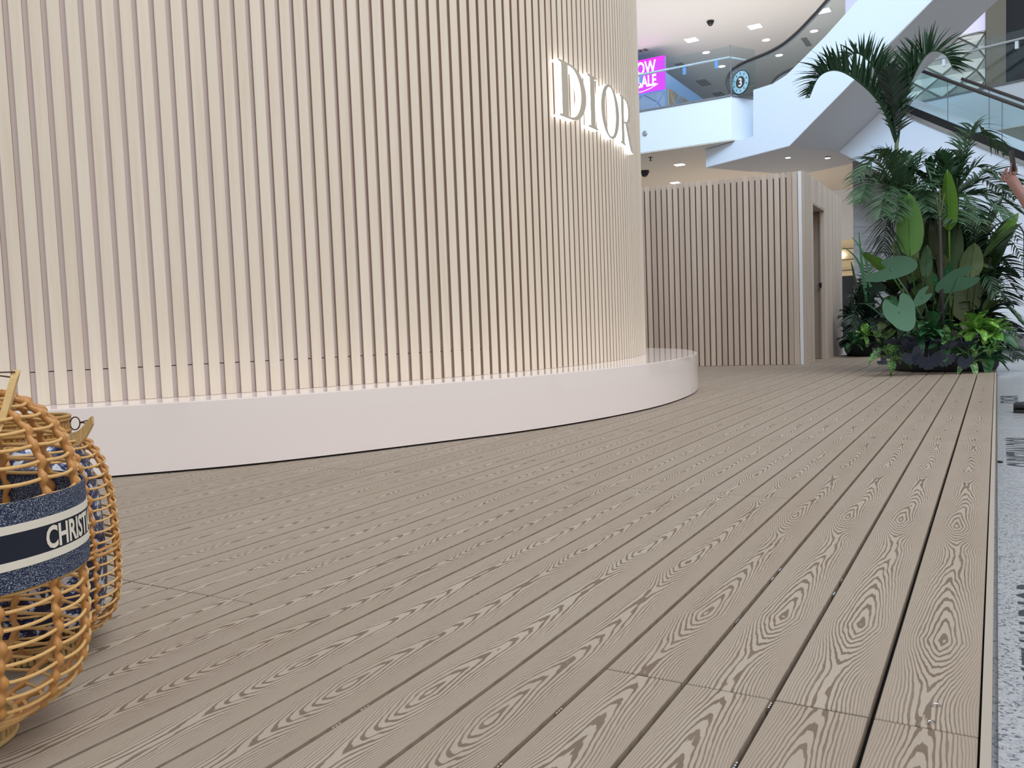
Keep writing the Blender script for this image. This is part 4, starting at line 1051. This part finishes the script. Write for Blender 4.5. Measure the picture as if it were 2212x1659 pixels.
# low leafy clumps round the rim
def clump(lab, px_, py_, n, w_, l_, mk, dd, spread=28, bdx=0, bdy=0, name='leafy_clump', hang=.5):
    c = q(px_, py_, dd); o = thing(name, lab, 'plant', c)
    for i in range(n):
        a = 2*PI*i/n+random.uniform(-.3, .3); e = random.uniform(.2, 1.0)
        vdir = rt0*math.cos(a)*e+Vector((0, 0, math.sin(a)*e*.9+.15))-fw*random.uniform(.1, .5)
        b_ = vdir*spread/198*.25; t_ = vdir.normalized()*l_/198*random.uniform(1.0, 1.45)+b_+Vector((0, 0, -hang*.04))
        bigleaf(o, b_, t_, w_/198/2*random.uniform(1.0, 1.4), mk if isinstance(mk, str) else random.choice(mk), .18, None, 'leaf', Vector((0, 0, -.03)), .3)
    return o
clump('lime green variegated foliage at the right of the planter rim, upper clump', 2108, 712, 11, 20, 34, 'lime', -.55)
clump('bright variegated foliage hanging at the right planter rim', 2140, 728, 11, 20, 36, ('lime', 'green'), -.5)
clump('pale green pointed leaves low on the right of the planter', 2135, 772, 10, 16, 34, ('varieg', 'green'), -.6)
clump('pale variegated leaves drooping in front of the planter right half', 2098, 778, 8, 14, 32, 'varieg', -.68)
clump('green pointed leaves at the planter front centre', 2045, 752, 11, 15, 32, ('green', 'varieg'), -.68)
clump('upright fresh green leaves above the planter front', 2015, 715, 11, 15, 38, 'green', -.6)
clump('leafy green clump between the elephant ear and dark monstera', 1985, 735, 9, 14, 28, 'green', -.62)
clump('striped leaf clump hanging at the left planter rim', 1925, 775, 7, 18, 34, 'varieg', -.66)
clump('dull green leaves at the far left of the deck planter', 1908, 752, 9, 14, 34, ('varieg', 'palm_dark'), -.5)
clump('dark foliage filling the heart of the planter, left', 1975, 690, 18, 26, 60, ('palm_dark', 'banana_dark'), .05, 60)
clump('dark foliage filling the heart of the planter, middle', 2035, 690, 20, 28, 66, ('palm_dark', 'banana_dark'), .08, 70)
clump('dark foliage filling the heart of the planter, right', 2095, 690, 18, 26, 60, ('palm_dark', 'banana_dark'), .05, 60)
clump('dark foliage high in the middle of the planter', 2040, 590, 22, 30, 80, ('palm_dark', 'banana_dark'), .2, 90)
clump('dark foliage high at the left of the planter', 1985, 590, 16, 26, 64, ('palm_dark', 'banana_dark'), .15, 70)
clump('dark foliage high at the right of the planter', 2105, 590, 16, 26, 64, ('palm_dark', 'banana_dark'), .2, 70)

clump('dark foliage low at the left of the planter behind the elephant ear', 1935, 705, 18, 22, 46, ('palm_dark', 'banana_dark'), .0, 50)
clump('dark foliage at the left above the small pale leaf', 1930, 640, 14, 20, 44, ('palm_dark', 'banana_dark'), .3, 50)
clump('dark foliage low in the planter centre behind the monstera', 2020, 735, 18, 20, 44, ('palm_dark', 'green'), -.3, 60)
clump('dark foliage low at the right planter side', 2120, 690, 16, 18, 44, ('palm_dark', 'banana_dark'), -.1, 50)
clump('palm-green foliage between the two feathery palm crowns', 2010, 400, 20, 9, 60, ('palm', 'palm_light'), .1, 60)
# second planter behind
P2 = Vector((-1.55, 14.15, 0)); PD2 = (P2-HCo).dot(fw)
def q2(px, py, dd=0): return pix(px, py, PD2+dd)
p2 = thing('rear_planter', 'dark planter behind the corner of the slatted room', 'planter', (P2.x, P2.y, 0))
build('pot', MB().lathe([(.001, .001), (.50, .001), (.54, .2), (.50, .34), (.001, .33)], 32), MT['pot'], p2, True)
o = thing('rear_palm', 'dark palm beside the far corner of the slatted room', 'palm', (P2.x, P2.y, .33))
q_save = q
build('trunk', MB().tube(catmull(rel(o, [Vector((P2.x, P2.y, .33)), q2(1868, 680)]), 4), .02, 6), MT['trunk'], o, True)
for (tx, ty, hx, hy, d_) in ((1838, 640, 1850, 640, -.1), (1900, 610, 1880, 620, .1), (1885, 560, 1875, 610, .2), (1925, 640, 1895, 630, -.2), (1915, 690, 1895, 670, -.3), (1838, 700, 1848, 672, -.3), (1860, 600, 1862, 640, 0), (1930, 600, 1900, 600, .2), (1900, 720, 1885, 690, -.4), (1850, 725, 1858, 690, -.4)):
    frond(o, rel(o, [q2(1868, 690), q2(hx, hy, d_*.5), q2(tx, ty, d_)]), .26, 18, 'palm_dark', droop=.4, upw=.3, lw=.014)
o = thing('rear_banana_plant', 'dark broad-leaved plant against the far slatted corner', 'plant', (P2.x-.2, P2.y, .33))
for (x0_, y0_, x1_, y1_, w_) in ((1850, 700, 1838, 565, 36), (1870, 710, 1885, 640, 30), (1845, 720, 1835, 640, 30), (1890, 730, 1910, 660, 34), (1905, 735, 1935, 690, 30)):
    bigleaf(o, q2(x0_, y0_, .1)-o.location, q2(x1_, y1_, .1)-o.location, w_/138/2, 'banana_dark', .05, None, 'leaf', Vector((0, 0, 0)))
bl = thing('thin_blade_plant', 'slender grass-like blades reaching out left beside the marble column', 'plant', (P2.x+.1, P2.y, .33))
for a_, b_, c_ in (((1868, 690), (1880, 560), (1822, 535)), ((1875, 690), (1860, 560), (1855, 500)), ((1880, 690), (1890, 560), (1840, 512))):
    mb = MB(); leafblade(mb, rel(bl, bez(q2(*a_), q2(*b_), q2(*c_), 10)), .028, -fw, .1, lambda u: max(.05, 1-abs(u-.4)*1.4), 0, 2); build('blade', mb, MT['green'], bl, True, fix=False)
def clump2(lab, px_, py_, n, w_, l_, mk, dd=-.5):
    c = q2(px_, py_, dd); o = thing('leafy_clump', lab, 'plant', c)
    for i in range(n):
        a = 2*PI*i/n+random.uniform(-.3, .3); vdir = rt0*math.cos(a)+Vector((0, 0, math.sin(a)*.9+.2))-fw*random.uniform(.1, .5)
        bigleaf(o, vdir*.03, vdir.normalized()*l_/138, w_/138/2, mk, .15, None, 'leaf', Vector((0, 0, -.03)), .3)
clump2('bright green leaves low in the rear planter', 1842, 740, 10, 14, 26, 'green')
clump2('lime green leaves low in the rear planter, right', 1868, 725, 9, 12, 26, 'lime', -.45)
clump2('dark leaves low in the rear planter behind the striped clump', 1895, 745, 12, 20, 34, 'palm_dark', -.4)
clump2('dark leaves against the slatted corner in the rear planter', 1840, 690, 12, 20, 36, 'palm_dark', -.1)
clump2('dark leaves filling the middle of the rear planter', 1880, 690, 14, 22, 40, 'palm_dark', -.1)

clump2('dark leaves low beside the slatted corner in the rear planter', 1838, 735, 14, 20, 34, 'palm_dark', -.05)
clump2('dark leaves high in the rear planter', 1868, 650, 14, 16, 38, 'palm_dark', .1)
clump2('dark leaves at the right end of the rear planter', 1912, 715, 14, 20, 40, 'palm_dark', .0)
# ================================================================== PERSON
def skin(name, verts, edges, radii, matk, parent, root=0, sub=2):
    me = bpy.data.meshes.new(name); me.from_pydata([tuple(v) for v in verts], edges, []); o = bpy.data.objects.new(name, me); COL.objects.link(o)
    md = o.modifiers.new('s', 'SKIN'); md.use_smooth_shade = True
    for i, r_ in enumerate(radii):
        r_ = r_ if isinstance(r_, tuple) else (r_, r_); me.skin_vertices[0].data[i].radius = r_
        me.skin_vertices[0].data[i].use_root = (i == root)
    ms = o.modifiers.new('u', 'SUBSURF'); ms.levels = sub; ms.render_levels = sub
    dg = bpy.context.evaluated_depsgraph_get(); m2 = bpy.data.meshes.new_from_object(o.evaluated_get(dg)); bpy.data.objects.remove(o)
    for p in m2.polygons: p.use_smooth = True
    m2.materials.clear(); return obj(name, m2, MT[matk], parent)
per = thing('person', 'person at the right edge with bare raised arm holding up a phone, black shoes', 'person', (.642, 6.35, GF))
per.scale = (1.03, 1.03, 1.03)
def W(x_, y_, z_): return Vector((x_-.62, y_-6.05, z_-GF))
hipc = W(.62, 6.05, .90)
V = [hipc, W(.62, 6.05, 1.05), W(.61, 6.05, 1.25), W(.60, 6.05, 1.38), W(.60, 6.05, 1.47), W(.595, 6.05, 1.54), W(.59, 6.05, 1.62), W(.585, 6.05, 1.68),
     W(.62, 5.95, .88), W(.50, 5.94, .49), W(.34, 5.93, .09), W(.62, 6.15, .88), W(.63, 6.16, .48), W(.66, 6.17, .09),
     W(.60, 5.89, 1.36), W(.42, 5.86, 1.13), W(.20, 5.90, 1.05), W(.60, 6.21, 1.36), W(.56, 6.26, 1.10), W(.44, 6.20, .92)]
E_ = [(0, 1), (1, 2), (2, 3), (3, 4), (4, 5), (5, 6), (6, 7), (0, 8), (8, 9), (9, 10), (0, 11), (11, 12), (12, 13), (3, 14), (14, 15), (3, 17), (17, 18), (18, 19)]
# right arm ends at the raised forearm
V[16] = W(.185, 5.90, 1.19)
E_.append((15, 16))
elbow = W(.30, 5.89, 1.00); V[15] = elbow
handb = W(.098, 5.90, 1.345)
V[16] = W(.195, 5.90, 1.18); V.append(handb); E_.append((16, 20))
R_ = [(.13, .10), (.12, .10), (.14, .11), (.13, .10), .05, .052, (.075, .085), .06, .08, .055, .036, .08, .055, .036, .055, .050, .044, .052, .04, .03, .030]
# hand as one continuous chain with fingers
hand_i = len(V)
palm = W(.078, 5.90, 1.385); V += [palm]; E_.append((20, hand_i)); R_.append((.032, .020))
def chain(pts, rads, start):
    pi = start
    for p, r__ in zip(pts, rads):
        V.append(p); E_.append((pi, len(V)-1)); R_.append(r__); pi = len(V)-1
chain([W(.066, 5.893, 1.43), W(.072, 5.89, 1.465), W(.080, 5.888, 1.495)], [.0095, .009, .0075], hand_i)        # index, up along the phone
chain([W(.052, 5.897, 1.425), W(.040, 5.892, 1.448), W(.052, 5.886, 1.462)], [.0095, .009, .0075], hand_i)      # middle
chain([W(.040, 5.902, 1.412), W(.024, 5.897, 1.424), W(.034, 5.888, 1.438)], [.009, .0085, .007], hand_i)       # ring
chain([W(.032, 5.908, 1.395), W(.018, 5.903, 1.400), W(.026, 5.893, 1.414)], [.008, .0075, .006], hand_i)       # little
chain([W(.088, 5.890, 1.415), W(.098, 5.884, 1.445), W(.090, 5.880, 1.470)], [.011, .010, .008], hand_i)        # thumb
body = skin('body', V, E_, R_, 'skin', per, 0)
# clothes
shV = [V[0]-Vector((0, 0, .07)), V[1], V[2], V[3], V[14], V[14].lerp(V[15], .55), V[17], V[17].lerp(V[18], .55)]
skin('shirt', shV, [(0, 1), (1, 2), (2, 3), (3, 4), (4, 5), (3, 6), (6, 7)], [(.165, .165), (.15, .15), (.165, .165), (.155, .14), .072, .062, .072, .062], 'shirt', per, 1)
trV = [V[0], V[8], V[9], V[10]+Vector((0, 0, .06)), V[11], V[12], V[13]+Vector((0, 0, .06))]
skin('trousers', trV, [(0, 1), (1, 2), (2, 3), (0, 4), (4, 5), (5, 6)], [(.15, .12), .10, .072, .058, .10, .072, .058], 'trouser', per, 0)
hr = bmesh.new(); bmesh.ops.create_uvsphere(hr, u_segments=20, v_segments=12, radius=.1)
for v in hr.verts: v.co.z *= 1.12; v.co.x = v.co.x+.012 if (v.co.x > -.03 or v.co.z > .045) else -.025
me = bpy.data.meshes.new('hair'); hr.to_mesh(me); hr.free()
for p in me.polygons: p.use_smooth = True
obj('hair', me, MT['hair'], per, W(.60, 6.05, 1.665))
skin('nose', [W(.515, 6.05, 1.635), W(.49, 6.05, 1.61)], [(0, 1)], [.010, .013], 'skin', per, 0, 1)
for dy in (-.032, .032): skin('eye', [W(.516, 6.05+dy, 1.645), W(.512, 6.05+dy, 1.645)], [(0, 1)], [.009, .009], 'dark', per, 0, 1)
skin('mouth', [W(.512, 6.03, 1.575), W(.506, 6.05, 1.574), W(.512, 6.07, 1.575)], [(0, 1), (1, 2)], [.006, .007, .006], 'backing', per, 0, 1)
# shoes
def shoe(cx, cy, ang, nm='shoe'):
    c = Vector((cx-.62, cy-6.05, 0)); f = Vector((math.cos(ang), math.sin(ang), 0)); s = Vector((-f.y, f.x, 0))
    sec = [(-.16, .030, .045), (-.145, .040, .050), (-.10, .046, .056), (-.04, .044, .072), (.02, .040, .085), (.08, .038, .095), (.115, .030, .085), (.125, .012, .06)]
    vs = []; fs = []; m = 10
    for (u, w_, h_) in sec:
        for k in range(m):
            a = 2*PI*k/m; y_ = math.cos(a)*w_; z_ = max(0, (math.sin(a)*.5+.42))*h_ if math.sin(a) > -.6 else 0.0
            vs.append(c-f*u*-1*(-1)+s*y_+Vector((0, 0, .018+z_)))
    for i in range(len(sec)-1):
        for k in range(m): fs.append((i*m+k, i*m+(k+1) % m, (i+1)*m+(k+1) % m, (i+1)*m+k))
    fs += [tuple(range(m))[::-1], tuple(range((len(sec)-1)*m, len(sec)*m))]
    o = build(nm, MB().add(vs, fs), MT['black'], per, True)
    so = []
    for (u, w_, h_) in sec: so.append((u, w_+.006))
    pts = [c-f*u*-1*(-1)+s*w_ for u, w_ in so]+[c-f*u*-1*(-1)-s*w_ for u, w_ in so[::-1]]
    build('sole', MB().prism(pts, (0, 0, .022)), MT['rubber'], o)
shoe(.245, 5.93, PI)
shoe(.575, 6.17, PI)
for o in [x for x in per.children if x.name.startswith('shoe')][:1]: pass
ph = thing('phone', 'dark smartphone held up edge-on in the raised hand', 'phone', (.083, 6.183, 1.556))
me = bevel(MB().box(-.006, .006, -.035, .035, -.075, .055).fixed('phone_body'), .003, 2)
obj('phone_body', me, MT['black'], ph); obj('screen', MB().box(.0062, .0066, -.031, .031, -.07, .05).fixed('screen'), MT['darkglass'], ph)
ph.rotation_euler = (0, -.12, .25)
